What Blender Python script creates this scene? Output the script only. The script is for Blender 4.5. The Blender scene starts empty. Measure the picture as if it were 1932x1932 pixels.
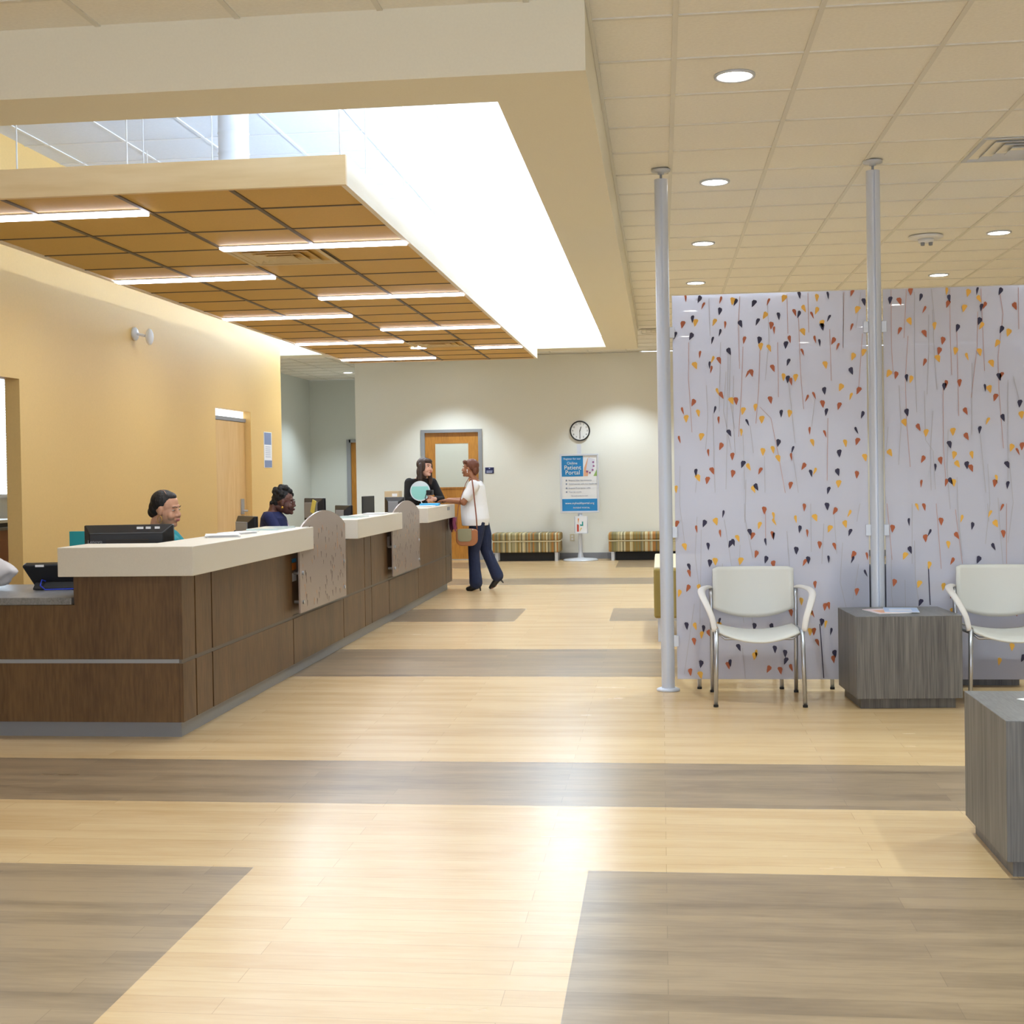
import bpy, bmesh, math, random
from mathutils import Matrix, Vector, Euler
random.seed(7)
SC = bpy.context.scene
COL = SC.collection

# ------------------------------------------------------------------ camera
cam_d = bpy.data.cameras.new('camera'); cam = bpy.data.objects.new('camera', cam_d); COL.objects.link(cam)
cam_d.sensor_width = 36.0; cam_d.lens = 2530.44 / 1932 * 36; cam_d.clip_start = .05; cam_d.clip_end = 200
cam_d.shift_x = (966 - 953.68) / 1932; cam_d.shift_y = (929.106 - 966) / 1932
rt = Vector((0.99324241, 0.11489398, -0.01639756)); dn = Vector((-0.0146324, -0.01619008, -0.99976186)); fw = Vector((-0.1151321, 0.99324582, -0.0143995))
cam.matrix_world = Matrix(((rt.x, -dn.x, -fw.x, 0), (rt.y, -dn.y, -fw.y, 0), (rt.z, -dn.z, -fw.z, 1.417), (0, 0, 0, 1)))
SC.camera = cam
# ------------------------------------------------------------------ world, exposure
w = bpy.data.worlds.new('world'); SC.world = w; w.use_nodes = True
w.node_tree.nodes['Background'].inputs[0].default_value = (.70, .82, 1, 1)
w.node_tree.nodes['Background'].inputs[1].default_value = 4.6
vs = SC.view_settings
vs.view_transform = 'Standard'; vs.look = 'None'; vs.gamma = 1; vs.use_curve_mapping = False; vs.exposure = 0.35
# lamp strengths
E_DOWN = 108; E_WASH = 150; E_COVE = 135; E_FAR = 210; E_LINEAR = 13; E_OFFICE = 60; E_CORR = 190
CDOWN = (.84, .98, 1); CWASH = (.80, .94, 1.05); CCOVE = (.82, .96, 1.05); CLIN = (.86, .96, 1.05)

def lamp(name, kind, loc, energy, color, parent=None, rot=(0, 0, 0), **kw):
    d = bpy.data.lights.new(name, kind); d.energy = energy; d.color = color
    for k, v in kw.items(): setattr(d, k, v)
    o = bpy.data.objects.new(name, d); COL.objects.link(o); o.location = loc; o.rotation_euler = rot
    if parent:
        o.parent = parent; o.matrix_parent_inverse = base_inv(parent)
    return o

# ------------------------------------------------------------------ materials
def S(c):  # sRGB 0-255 to linear
    return tuple(((x / 255) / 12.92 if x / 255 <= .04045 else ((x / 255 + .055) / 1.055) ** 2.4) for x in c) + (1,)
MATS = {}
def mat(name, rgb, rough=.5, metal=0, emit=0, noise=.0, scale=8, coat=0, spec=.5, bump=0, stretch=(1, 1, 1), alpha=1):
    if name in MATS: return MATS[name]
    m = bpy.data.materials.new(name); m.use_nodes = True; nt = m.node_tree; b = nt.nodes['Principled BSDF']
    c = S(rgb); b.inputs['Base Color'].default_value = c; b.inputs['Roughness'].default_value = rough
    b.inputs['Metallic'].default_value = metal; b.inputs['Specular IOR Level'].default_value = spec
    b.inputs['Coat Weight'].default_value = coat
    if emit:
        b.inputs['Emission Color'].default_value = c; b.inputs['Emission Strength'].default_value = emit
    if noise or bump:
        tc = nt.nodes.new('ShaderNodeTexCoord'); mp = nt.nodes.new('ShaderNodeMapping'); mp.inputs['Scale'].default_value = stretch
        nz = nt.nodes.new('ShaderNodeTexNoise'); nz.inputs['Scale'].default_value = scale; nz.inputs['Detail'].default_value = 4
        nt.links.new(tc.outputs['Object'], mp.inputs[0]); nt.links.new(mp.outputs[0], nz.inputs['Vector'])
        if noise:
            r = nt.nodes.new('ShaderNodeValToRGB'); r.color_ramp.elements[0].position = .3; r.color_ramp.elements[1].position = .7
            r.color_ramp.elements[0].color = tuple(x * (1 - noise) for x in c[:3]) + (1,)
            r.color_ramp.elements[1].color = tuple(min(1, x * (1 + noise)) for x in c[:3]) + (1,)
            nt.links.new(nz.outputs['Fac'], r.inputs[0]); nt.links.new(r.outputs[0], b.inputs['Base Color'])
        if bump:
            bp = nt.nodes.new('ShaderNodeBump'); bp.inputs['Strength'].default_value = bump; bp.inputs['Distance'].default_value = .01
            nt.links.new(nz.outputs['Fac'], bp.inputs['Height']); nt.links.new(bp.outputs[0], b.inputs['Normal'])
    MATS[name] = m
    return m

def wood(name, dark, light, axis='z', freq=6, rough=.45, coat=0, fine=60, st=.12):
    """fine grain running along one axis"""
    m = bpy.data.materials.new(name); m.use_nodes = True; nt = m.node_tree; b = nt.nodes['Principled BSDF']; N = nt.nodes.new; L = nt.links.new
    tc = N('ShaderNodeTexCoord'); mp = N('ShaderNodeMapping')
    s = {'x': (st, 1, 1), 'y': (1, st, 1), 'z': (1, 1, st)}[axis]; mp.inputs['Scale'].default_value = s
    L(tc.outputs['Object'], mp.inputs[0])
    a = N('ShaderNodeTexNoise'); a.inputs['Scale'].default_value = freq; a.inputs['Detail'].default_value = 3
    c = N('ShaderNodeTexNoise'); c.inputs['Scale'].default_value = fine; c.inputs['Detail'].default_value = 2
    L(mp.outputs[0], a.inputs['Vector']); L(mp.outputs[0], c.inputs['Vector'])
    mx = N('ShaderNodeMath'); mx.operation = 'ADD'; L(a.outputs['Fac'], mx.inputs[0]); L(c.outputs['Fac'], mx.inputs[1])
    h = N('ShaderNodeMath'); h.operation = 'MULTIPLY'; h.inputs[1].default_value = .5; L(mx.outputs[0], h.inputs[0])
    r = N('ShaderNodeValToRGB'); r.color_ramp.elements[0].position = .36; r.color_ramp.elements[1].position = .64
    r.color_ramp.elements[0].color = S(dark); r.color_ramp.elements[1].color = S(light)
    L(h.outputs[0], r.inputs[0]); L(r.outputs[0], b.inputs['Base Color'])
    b.inputs['Roughness'].default_value = rough; b.inputs['Coat Weight'].default_value = coat
    MATS[name] = m
    return m

def plank(name, dark, light, seam, pl=1.2, ph=.11, rough=.3):
    """vinyl planks running along x"""
    m = bpy.data.materials.new(name); m.use_nodes = True; nt = m.node_tree; b = nt.nodes['Principled BSDF']; N = nt.nodes.new; L = nt.links.new
    tc = N('ShaderNodeTexCoord')
    br = N('ShaderNodeTexBrick'); br.offset = .37; br.inputs['Scale'].default_value = 1; br.inputs['Brick Width'].default_value = pl
    br.inputs['Row Height'].default_value = ph; br.inputs['Mortar Size'].default_value = .0012; br.inputs['Mortar Smooth'].default_value = .3
    br.inputs['Color1'].default_value = (0, 0, 0, 1); br.inputs['Color2'].default_value = (1, 1, 1, 1); br.inputs['Mortar'].default_value = (.5, .5, .5, 1)
    L(tc.outputs['Object'], br.inputs['Vector'])
    mp = N('ShaderNodeMapping'); mp.inputs['Scale'].default_value = (.14, 1, 1); L(tc.outputs['Object'], mp.inputs[0])
    a = N('ShaderNodeTexNoise'); a.inputs['Scale'].default_value = 9; a.inputs['Detail'].default_value = 4; L(mp.outputs[0], a.inputs['Vector'])
    c = N('ShaderNodeTexNoise'); c.inputs['Scale'].default_value = 55; c.inputs['Detail'].default_value = 3; L(mp.outputs[0], c.inputs['Vector'])
    m1 = N('ShaderNodeMath'); m1.operation = 'MULTIPLY_ADD'; m1.inputs[1].default_value = .45; L(c.outputs['Fac'], m1.inputs[0]); L(a.outputs['Fac'], m1.inputs[2])
    sp = N('ShaderNodeSeparateColor'); L(br.outputs['Color'], sp.inputs[0])
    m2 = N('ShaderNodeMath'); m2.operation = 'MULTIPLY_ADD'; m2.inputs[1].default_value = .26; L(sp.outputs[0], m2.inputs[0]); L(m1.outputs[0], m2.inputs[2])
    r = N('ShaderNodeValToRGB'); r.color_ramp.elements[0].position = .50; r.color_ramp.elements[1].position = 1.06
    r.color_ramp.elements[0].color = S(dark); r.color_ramp.elements[1].color = S(light); L(m2.outputs[0], r.inputs[0])
    mx = N('ShaderNodeMix'); mx.data_type = 'RGBA'; mx.inputs['B'].default_value = S(seam)
    sf = N('ShaderNodeMath'); sf.operation = 'MULTIPLY'; sf.inputs[1].default_value = .45; L(br.outputs['Fac'], sf.inputs[0])
    L(sf.outputs[0], mx.inputs['Factor']); L(r.outputs[0], mx.inputs['A']); L(mx.outputs['Result'], b.inputs['Base Color'])
    rr = N('ShaderNodeMapRange'); rr.inputs['To Min'].default_value = rough - .02; rr.inputs['To Max'].default_value = rough + .04
    L(a.outputs['Fac'], rr.inputs['Value']); L(rr.outputs['Result'], b.inputs['Roughness'])
    bp = N('ShaderNodeBump'); bp.inputs['Strength'].default_value = .06; bp.inputs['Distance'].default_value = .002
    L(c.outputs['Fac'], bp.inputs['Height']); L(bp.outputs[0], b.inputs['Normal'])
    MATS[name] = m
    return m

def stripes(name, cols, freq, axis=0, rough=.8):
    m = bpy.data.materials.new(name); m.use_nodes = True; nt = m.node_tree; b = nt.nodes['Principled BSDF']; N = nt.nodes.new; L = nt.links.new
    tc = N('ShaderNodeTexCoord'); sx = N('ShaderNodeSeparateXYZ'); L(tc.outputs['Object'], sx.inputs[0])
    mu = N('ShaderNodeMath'); mu.operation = 'MULTIPLY'; mu.inputs[1].default_value = freq; L(sx.outputs[axis], mu.inputs[0])
    fl = N('ShaderNodeMath'); fl.operation = 'FLOOR'; L(mu.outputs[0], fl.inputs[0])
    wn = N('ShaderNodeTexWhiteNoise'); wn.noise_dimensions = '1D'; L(fl.outputs[0], wn.inputs['W'])
    r = N('ShaderNodeValToRGB'); r.color_ramp.interpolation = 'CONSTANT'
    while len(r.color_ramp.elements) < len(cols): r.color_ramp.elements.new(.5)
    for i, c in enumerate(cols):
        r.color_ramp.elements[i].position = i / len(cols); r.color_ramp.elements[i].color = S(c)
    L(wn.outputs['Value'], r.inputs[0]); L(r.outputs[0], b.inputs['Base Color']); b.inputs['Roughness'].default_value = rough
    MATS[name] = m
    return m

def frosted(name, rgb, see=.25, trans=.5):
    """translucent resin sheet: partly clear, partly diffusing"""
    m = bpy.data.materials.new(name); m.use_nodes = True; nt = m.node_tree; N = nt.nodes.new; L = nt.links.new
    out = nt.nodes['Material Output']; nt.nodes.remove(nt.nodes['Principled BSDF'])
    d = N('ShaderNodeBsdfDiffuse'); d.inputs[0].default_value = S(rgb); t = N('ShaderNodeBsdfTranslucent'); t.inputs[0].default_value = S(rgb)
    tr = N('ShaderNodeBsdfTransparent'); tr.inputs[0].default_value = (.97, .97, 1, 1); g = N('ShaderNodeBsdfGlossy'); g.inputs['Roughness'].default_value = .22
    a = N('ShaderNodeMixShader'); a.inputs[0].default_value = trans; L(d.outputs[0], a.inputs[1]); L(t.outputs[0], a.inputs[2])
    b = N('ShaderNodeMixShader'); b.inputs[0].default_value = see; L(a.outputs[0], b.inputs[1]); L(tr.outputs[0], b.inputs[2])
    fr = N('ShaderNodeFresnel'); fr.inputs[0].default_value = 1.35
    c = N('ShaderNodeMixShader'); L(fr.outputs[0], c.inputs[0]); L(b.outputs[0], c.inputs[1]); L(g.outputs[0], c.inputs[2])
    L(c.outputs[0], out.inputs[0]); MATS[name] = m
    return m

M_ = MATS
mat('ceiling_tile', (244, 240, 230), .9, noise=.03, scale=60, bump=.15)
mat('ceiling_bar', (228, 224, 213), .6)
mat('well_tile', (234, 239, 248), .9, noise=.02, scale=60)
mat('well_bar', (240, 243, 248), .6)
mat('white_paint', (236, 234, 228), .7)
mat('soffit_paint', (238, 232, 212), .75, noise=.015, scale=90)
mat('yellow_paint', (226, 188, 118), .55, noise=.02, scale=70)
mat('wall_paint', (233, 231, 222), .6, noise=.015, scale=80)
mat('corridor_paint', (210, 212, 204), .6, noise=.015, scale=80)
mat('grey_base', (128, 130, 138), .5)
mat('reveal', (104, 98, 92), .5)
mat('dark_gap', (62, 52, 38), .7)
mat('steel', (186, 190, 198), .32, metal=.9)
mat('alu', (205, 209, 218), .38, metal=.25)
mat('pole_alu', (206, 212, 226), .35, metal=.15)
mat('painted_grey', (146, 148, 152), .45)
mat('black_plastic', (26, 27, 30), .35)
mat('black_matte', (20, 20, 22), .6)
mat('white_plastic', (232, 232, 232), .4)
mat('solid_surface', (216, 209, 194), .4, noise=.02, scale=150)
mat('chair_shell', (218, 218, 214), .4)
mat('chair_arm', (226, 222, 220), .45)
mat('paper', (240, 240, 240), .7)
mat('lens', (255, 250, 240), .5, emit=14)
mat('lens_cool', (240, 240, 255), .5, emit=9)
mat('cove_led', (235, 242, 255), .5, emit=20)
wood('desk_wood', (76, 53, 31), (108, 81, 50), 'z', 5, .42)
wood('maple', (222, 190, 136), (236, 208, 160), 'x', 3, .45, fine=20)
wood('door_oak', (166, 108, 34), (196, 134, 50), 'z', 5, .4)
wood('door_maple', (214, 170, 106), (228, 190, 130), 'z', 4, .45, fine=25)
wood('grey_laminate', (84, 82, 82), (126, 123, 119), 'z', 26, .5, fine=150, st=.03)
wood('grey_laminate_top', (104, 104, 104), (134, 134, 134), 'y', 9, .35, fine=110)
mat('canopy_tile', (210, 168, 82), .6, noise=.04, scale=90)
mat('canopy_bar', (96, 78, 50), .5)
plank('floor_light', (198, 164, 118), (212, 182, 138), (140, 110, 74), rough=.25)
plank('floor_dark', (116, 98, 78), (158, 136, 108), (84, 70, 54), rough=.28)
frosted('resin', (232, 234, 250), .24, .5)
frosted('resin_tan', (188, 170, 160), .12, .3)
mat('leaf_dark', (40, 34, 66), .5); mat('leaf_rust', (176, 92, 52), .5); mat('leaf_yellow', (236, 180, 70), .5)
mat('stem_rust', (198, 160, 156), .6); mat('stem_grey', (186, 184, 192), .6)
stripes('bench_stripe', [(150, 122, 66), (196, 178, 132), (120, 112, 84), (176, 120, 60), (206, 196, 160), (136, 128, 84), (160, 150, 116)], 42)
stripes('bench_stripe_y', [(150, 130, 70), (176, 158, 92), (136, 118, 62), (166, 150, 96)], 40, 0)

# ------------------------------------------------------------------ helpers
def base_inv(p):
    return Matrix.LocRotScale(p.location, p.rotation_euler, p.scale).inverted()
def tag(o, label=None, cat=None, group=None, kind=None):
    if label: o['label'] = label
    if cat: o['category'] = cat
    if group: o['group'] = group
    if kind: o['kind'] = kind
    return o
def thing(name, label, cat, loc=(0, 0, 0), rz=0, group=None):
    o = bpy.data.objects.new(name, None); o.empty_display_size = .1; COL.objects.link(o)
    o.location = loc; o.rotation_euler = (0, 0, rz)
    return tag(o, label, cat, group)
def obj(name, bm, m, parent=None, smooth=False, bevel=0, local=False, fix=True):
    if fix: bmesh.ops.recalc_face_normals(bm, faces=bm.faces)
    me = bpy.data.meshes.new(name); bm.to_mesh(me); bm.free()
    for x in (m if isinstance(m, (list, tuple)) else [m]): me.materials.append(MATS[x] if isinstance(x, str) else x)
    if smooth:
        for p in me.polygons: p.use_smooth = True
    o = bpy.data.objects.new(name, me); COL.objects.link(o)
    if parent:
        o.parent = parent
        if not local:
            inv = base_inv(parent) if parent.type == 'EMPTY' else (base_inv(parent.parent) if parent.parent else Matrix())
            if parent.type == 'EMPTY': o.matrix_parent_inverse = inv
    if bevel:
        b = o.modifiers.new('bevel', 'BEVEL'); b.width = bevel; b.segments = 2; b.limit_method = 'ANGLE'; b.angle_limit = math.radians(40)
        if not smooth: b.harden_normals = False
    return o
def struct(name, bm, m, parent=None, **k):
    o = obj(name, bm, m, parent, **k)
    if not parent: o['kind'] = 'structure'
    return o
def BM(): return bmesh.new()
def box(bm, x0, x1, y0, y1, z0, z1, mi=0, M=None):
    vs_ = [bm.verts.new((x, y, z)) for x in (x0, x1) for y in (y0, y1) for z in (z0, z1)]
    if M: 
        for v in vs_: v.co = M @ v.co
    for f in ((0, 1, 3, 2), (4, 6, 7, 5), (0, 4, 5, 1), (2, 3, 7, 6), (0, 2, 6, 4), (1, 5, 7, 3)):
        fc = bm.faces.new([vs_[i] for i in f]); fc.material_index = mi
    return bm
def bx(*a, **k): return box(BM(), *a, **k)
def basis(d):
    d = Vector(d).normalized(); u = Vector((0, 0, 1)) if abs(d.z) < .9 else Vector((1, 0, 0))
    a = d.cross(u).normalized(); return a, d.cross(a).normalized()
def tube(bm, pts, r, seg=10, mi=0, flat=None, closed=False):
    """swept tube; r a number or list; flat=(w,h) gives an oval section"""
    pts = [Vector(p) for p in pts]; n = len(pts); rings = []
    up = None
    for i, p in enumerate(pts):
        d = (pts[min(i + 1, n - 1)] - pts[max(i - 1, 0)])
        if closed: d = pts[(i + 1) % n] - pts[i - 1]
        a, b = basis(d)
        if up is not None:
            a = (up - d.normalized() * up.dot(d.normalized())).normalized(); b = d.normalized().cross(a)
        up = a
        rr = r[i] if isinstance(r, (list, tuple)) else r
        fa, fb = flat if flat else (1, 1)
        rings.append([bm.verts.new(p + a * (rr * fa * math.cos(t)) + b * (rr * fb * math.sin(t))) for t in [2 * math.pi * k / seg for k in range(seg)]])
    for i in range(n if closed else n - 1):
        A, B = rings[i], rings[(i + 1) % n]
        for k in range(seg):
            f = bm.faces.new((A[k], A[(k + 1) % seg], B[(k + 1) % seg], B[k])); f.material_index = mi
    if not closed:
        for R in (rings[0], rings[-1]):
            f = bm.faces.new(R); f.material_index = mi
    return bm
def cyl(bm, c, r, h, seg=24, mi=0, axis='z', r2=None):
    d = {'z': Vector((0, 0, 1)), 'x': Vector((1, 0, 0)), 'y': Vector((0, 1, 0))}[axis]; c = Vector(c)
    return tube(bm, [c, c + d * h], [r, r if r2 is None else r2], seg, mi)
def lathe(bm, c, prof, seg=32, mi=0):
    c = Vector(c); rings = []
    for r, z in prof:
        rings.append([bm.verts.new(c + Vector((max(r, .0001) * math.cos(2 * math.pi * k / seg), max(r, .0001) * math.sin(2 * math.pi * k / seg), z))) for k in range(seg)])
    for A, B in zip(rings, rings[1:]):
        for k in range(seg):
            f = bm.faces.new((A[k], A[(k + 1) % seg], B[(k + 1) % seg], B[k])); f.material_index = mi
    bm.faces.new(rings[0]); bm.faces.new(rings[-1]); return bm
def prism(bm, poly, axis, a, b, mi=0):
    """polygon in the plane across axis, extruded from a to b"""
    def P(u, v, t): return {'x': (t, u, v), 'y': (u, t, v), 'z': (u, v, t)}[axis]
    A = [bm.verts.new(P(u, v, a)) for u, v in poly]; B = [bm.verts.new(P(u, v, b)) for u, v in poly]; n = len(poly)
    f = bm.faces.new(A); f.material_index = mi; f = bm.faces.new(B); f.material_index = mi
    for k in range(n):
        f = bm.faces.new((A[k], A[(k + 1) % n], B[(k + 1) % n], B[k])); f.material_index = mi
    return bm
def ell(bm, c, r, M=None, seg=20, mi=0):
    c = Vector(c); n0 = len(bm.verts)
    T = Matrix.Translation(c) @ Matrix.Diagonal((*r, 1))
    if M: T = M @ T
    g = bmesh.ops.create_uvsphere(bm, u_segments=seg, v_segments=seg // 2 + 2, radius=1, matrix=T)
    for v in g['verts']:
        for f in v.link_faces: f.material_index = mi
    return bm
def text(s, size, mname, parent, loc, rot, name='lettering', depth=.0008, align='CENTER', sx=1, lab=None):
    cu = bpy.data.curves.new('t', 'FONT'); cu.body = s; cu.size = size; cu.extrude = depth; cu.align_x = align; cu.align_y = 'CENTER'; cu.resolution_u = 2
    o = bpy.data.objects.new('t', cu); COL.objects.link(o)
    me = bpy.data.meshes.new_from_object(o.evaluated_get(bpy.context.evaluated_depsgraph_get()))
    bpy.data.objects.remove(o); bpy.data.curves.remove(cu)
    me.transform(Matrix.LocRotScale(Vector(loc), Euler(rot), Vector((sx, 1, 1)))); me.materials.clear(); me.materials.append(MATS[mname])
    q = bpy.data.objects.new(name, me); COL.objects.link(q)
    if parent:
        q.parent = parent
        if parent.type == 'EMPTY': q.matrix_parent_inverse = base_inv(parent)
    if lab: q['label'] = lab
    return q
def merge_children(name, kids, mname, parent):
    bm = BM()
    for k in kids: bm.from_mesh(k.data)
    for k in kids: bpy.data.objects.remove(k)
    return obj(name, bm, mname, parent, fix=False)
def dup(root, loc, rz, label=None, group=None):
    r = root.copy(); COL.objects.link(r); r.location = loc; r.rotation_euler = (0, 0, rz)
    if label: r['label'] = label
    if group: r['group'] = group
    def rec(src, dst):
        for ch in src.children:
            c = ch.copy()
            if ch.type == 'LIGHT': pass
            COL.objects.link(c); c.parent = dst; rec(ch, c)
    rec(root, r)
    return r
FACE_CAM = (math.pi / 2, 0, 0)      # text readable from -y

# ================================================================== SETTING
H = 3.343; YB = 21.85; XL = -4.75; XC = -7.0
def grid_cells(xs, ys, dark):
    bm = BM(); V = {}
    for x in xs:
        for y in ys: V[x, y] = bm.verts.new((x, y, 0))
    for x0, x1 in zip(xs, xs[1:]):
        for y0, y1 in zip(ys, ys[1:]):
            f = bm.faces.new((V[x0, y0], V[x1, y0], V[x1, y1], V[x0, y1])); cx, cy = (x0 + x1) / 2, (y0 + y1) / 2
            f.material_index = int(any(a < cx < b and c < cy < d for a, b, c, d in dark))
    return bm
DARK = [(-9, -1.49, .5, 4.715), (-.276, 9, .5, 4.745), (-9, 9, 5.66, 6.515), (-9, 9, 9.26, 10.71), (-9, -1.41, 12.70, 13.90), (-.505, 9, 12.72, 13.90),
        (-9, 9, 16.87, 17.88), (-9, -2.62, 19.86, 21.2), (-.68, 9, 19.8, 21.4)]
xs = sorted({-7.2, 6.2} | {v for d in DARK for v in d[:2] if -7.2 < v < 6.2}); ys = sorted({-6.2, 26.6} | {v for d in DARK for v in d[2:]})
fb = grid_cells(xs, ys, DARK); 
struct('floor', fb, ['floor_light', 'floor_dark'], fix=False)
def ceiling(name, x0, x1, y0, y1, z, ox, oy, tile, bar, pitch=.61):
    c = struct(name, bx(x0, x1, y0, y1, z + .007, z + .05), tile)
    b = BM(); k = math.ceil((x0 - ox) / pitch)
    while ox + k * pitch < x1:
        x = ox + k * pitch; box(b, x - .012, x + .012, y0, y1, z, z + .008); k += 1
    k = math.ceil((y0 - oy) / pitch)
    while oy + k * pitch < y1:
        y = oy + k * pitch; box(b, x0, x1, y - .012, y + .012, z + .0012, z + .008); k += 1
    obj('ceiling_grid', b, bar, c)
    return c
ceiling('ceiling', -.28, 6.1, -6.1, YB, H, .091, 5.772, 'ceiling_tile', 'ceiling_bar')
ceiling('ceiling', XL, -.28, -6.1, 5.5, H, .091, 5.772, 'ceiling_tile', 'ceiling_bar')
ceiling('ceiling', XC, -.28, 18.1, 26.5, H, .091, 5.772, 'ceiling_tile', 'ceiling_bar')
ceiling('ceiling', XC, -.40, 5.9, 18.0, 3.95, -1.52, 9.72, 'well_tile', 'well_bar')
# soffit ring hanging around the raised ceiling over the desk
struct('trim_1', bx(XL, -.28, 5.5, 5.9, 3.055, 3.99), 'soffit_paint')
b = BM(); box(b, -.69, -.28, 5.9, 17.7, 3.055, 3.075); box(b, -.69, -.672, 5.9, 17.7, 3.075, 3.20); box(b, -.40, -.28, 5.9, 18.0, 3.075, 3.99)
struct('trim_2', b, 'soffit_paint')
b = BM(); box(b, -.41, -.40, 5.9, 17.7, 3.075, 3.95); box(b, XC, -.41, 17.985, 17.999, 3.076, 3.95); box(b, XL, -.41, 5.901, 5.912, 3.06, 3.95)
struct('trim_6', b, 'well_bar')
b = BM(); box(b, XC, -.28, 17.7, 18.1, 3.055, 3.075); box(b, XC, -.69, 17.7, 17.715, 3.075, 3.20); box(b, XC, -.28, 18.0, 18.1, 3.075, 3.99)
struct('trim_3', b, 'soffit_paint')
# shadow-gap molding where the tile ceiling meets the soffit
struct('trim_4', bx(-.279, -.262, -6, 18.1, H - .012, H + .004), 'ceiling_bar')
# yellow wall behind the desk with a passage and a door recess
b = BM()
box(b, XL - .115, XL, -6.1, 6.2, 0, 3.99); box(b, XL - .115, XL, 6.2, 9.55, 2.18, 3.99); box(b, XL - .115, XL, 9.55, 13.99, 0, 3.99)
box(b, XL - .115, XL, 13.99, 15.24, 2.18, 3.99); box(b, XL - .115, XL, 15.24, 16.52, 0, 3.99)
struct('wall_left', b, 'yellow_paint')
b = BM(); box(b, -5.02, -3.925, YB, YB + .12, 0, H); box(b, -3.925, -2.905, YB, YB + .12, 2.15, H); box(b, -2.905, 6.1, YB, YB + .12, 0, H); box(b, -5.02, -4.9, YB + .12, 26.4, 0, H)
struct('wall_back', b, 'wall_paint')
b = BM(); box(b, XC - .1, XC, 16.52, 26.5, 0, 3.99); box(b, XC - .1, -6.25, 26.4, 26.5, 0, H); box(b, -6.25, -5.2, 26.4, 26.5, 2.14, H); box(b, -5.2, -4.9, 26.4, 26.5, 0, H); box(b, XC - .1, XL - .115, 16.42, 16.52, 0, 3.99)
struct('wall_corridor', b, 'corridor_paint')
b = BM(); box(b, XC - .1, XC, 6.1, 11.9, 0, 2.9); box(b, XC - .1, XC, 11.9, 14.5, 0, 1.28); box(b, XC - .1, XC, 11.9, 14.5, 2.5, 2.9); box(b, XC - .1, XC, 14.5, 16.42, 0, 2.9); box(b, XC - .1, XL - .115, 6.0, 6.1, 0, 2.9)
struct('wall_office', b, 'white_paint')
struct('ceiling', bx(XC, XL - .115, 6.1, 16.42, 2.75, 2.8), 'white_paint')
struct('wall_right', bx(6.1, 6.2, -6.1, YB, 0, H), 'wall_paint')
b = BM(); box(b, XL, 6.1, -6.2, -6.1, 0, .5); box(b, XL, 6.1, -6.2, -6.1, 2.7, H)
for x in (-4.75, -2.1, .55, 3.2, 6.0): box(b, x - .06, x + .1, -6.2, -6.1, .5, 2.7)
struct('wall_front', b, 'wall_paint')
# baseboards
b = BM(); box(b, -5.02, -3.925, YB - .012, YB, 0, .1); box(b, -2.905, 6.1, YB - .012, YB, 0, .1)
struct('baseboard_back', b, 'grey_base')
b = BM(); box(b, XL, XL + .012, 9.55, 13.99, 0, .1); box(b, XL, XL + .012, 15.24, 16.52, 0, .1); box(b, XL, XL + .012, -6.1, 6.2, 0, .1)
struct('baseboard_left', b, 'grey_base')
# office window: backlit blinds seen through the passage
b = BM()
for k in range(40): box(b, XC + .02, XC + .045, 11.95, 14.45, 1.3 + k * .03, 1.322 + k * .03)
mat('blind', (235, 246, 255), .6, emit=1.6)
wn = struct('window_1', bx(XC - .06, XC + .03, 11.9, 14.5, 1.24, 1.28), 'white_plastic'); obj('blind', b, 'blind', wn)
mat('pane', (225, 240, 255), .3, emit=2.5); obj('window_pane', bx(XC - .09, XC - .08, 11.9, 14.5, 1.28, 2.5), 'pane', wn)

# door in the yellow wall
d1 = struct('door_1', bx(XL - .112, XL - .07, 14.0, 15.23, .01, 2.055), 'door_maple')
b = BM(); box(b, XL - .115, XL - .06, 13.99, 15.24, 2.06, 2.10); obj('door_frame', b, 'painted_grey', d1)
mat('transom', (235, 245, 255), .3, emit=1.5); obj('transom_glass', bx(XL - .1, XL - .09, 13.99, 15.24, 2.10, 2.18), 'transom', d1)
b = BM(); box(b, XL - .07, XL - .055, 15.02, 15.12, .99, 1.17); tube(b, [(XL - .055, 15.08, 1.03), (XL - .01, 15.08, 1.03), (XL, 15.0, 1.03), (XL, 14.93, 1.03)], .012, 8); obj('door_handle', b, 'steel', d1, bevel=.004)
# door in the back wall
d2 = struct('door_2', bx(-3.86, -2.97, YB + .03, YB + .075, .01, 2.10), 'door_oak')
b = BM(); box(b, -3.925, -3.86, YB - .02, YB + .12, 0, 2.15); box(b, -2.97, -2.905, YB - .02, YB + .12, 0, 2.15); box(b, -3.86, -2.97, YB - .02, YB + .12, 2.10, 2.15)
obj('door_frame', b, 'painted_grey', d2)
mat('door_lite', (206, 208, 196), .35); obj('door_glass', bx(-3.69, -3.14, YB + .022, YB + .032, 1.20, 1.92), 'door_lite', d2)
b = BM()
for a in ((-3.71, -3.69, 1.18, 1.94), (-3.14, -3.12, 1.18, 1.94), (-3.69, -3.14, 1.18, 1.20), (-3.69, -3.14, 1.92, 1.94)): box(b, a[0], a[1], YB + .018, YB + .03, a[2], a[3])
obj('glass_bead', b, 'door_oak', d2)
b = BM(); cyl(b, (-3.05, YB - .03, 1.0), .025, .06, axis='y'); tube(b, [(-3.05, YB - .03, 1.0), (-3.16, YB - .03, 1.0)], .01, 8); obj('door_handle', b, 'steel', d2)
struct('trim_5', bx(-3.86, -2.97, YB - .02, YB + .1, 0, .012), 'steel')
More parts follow.
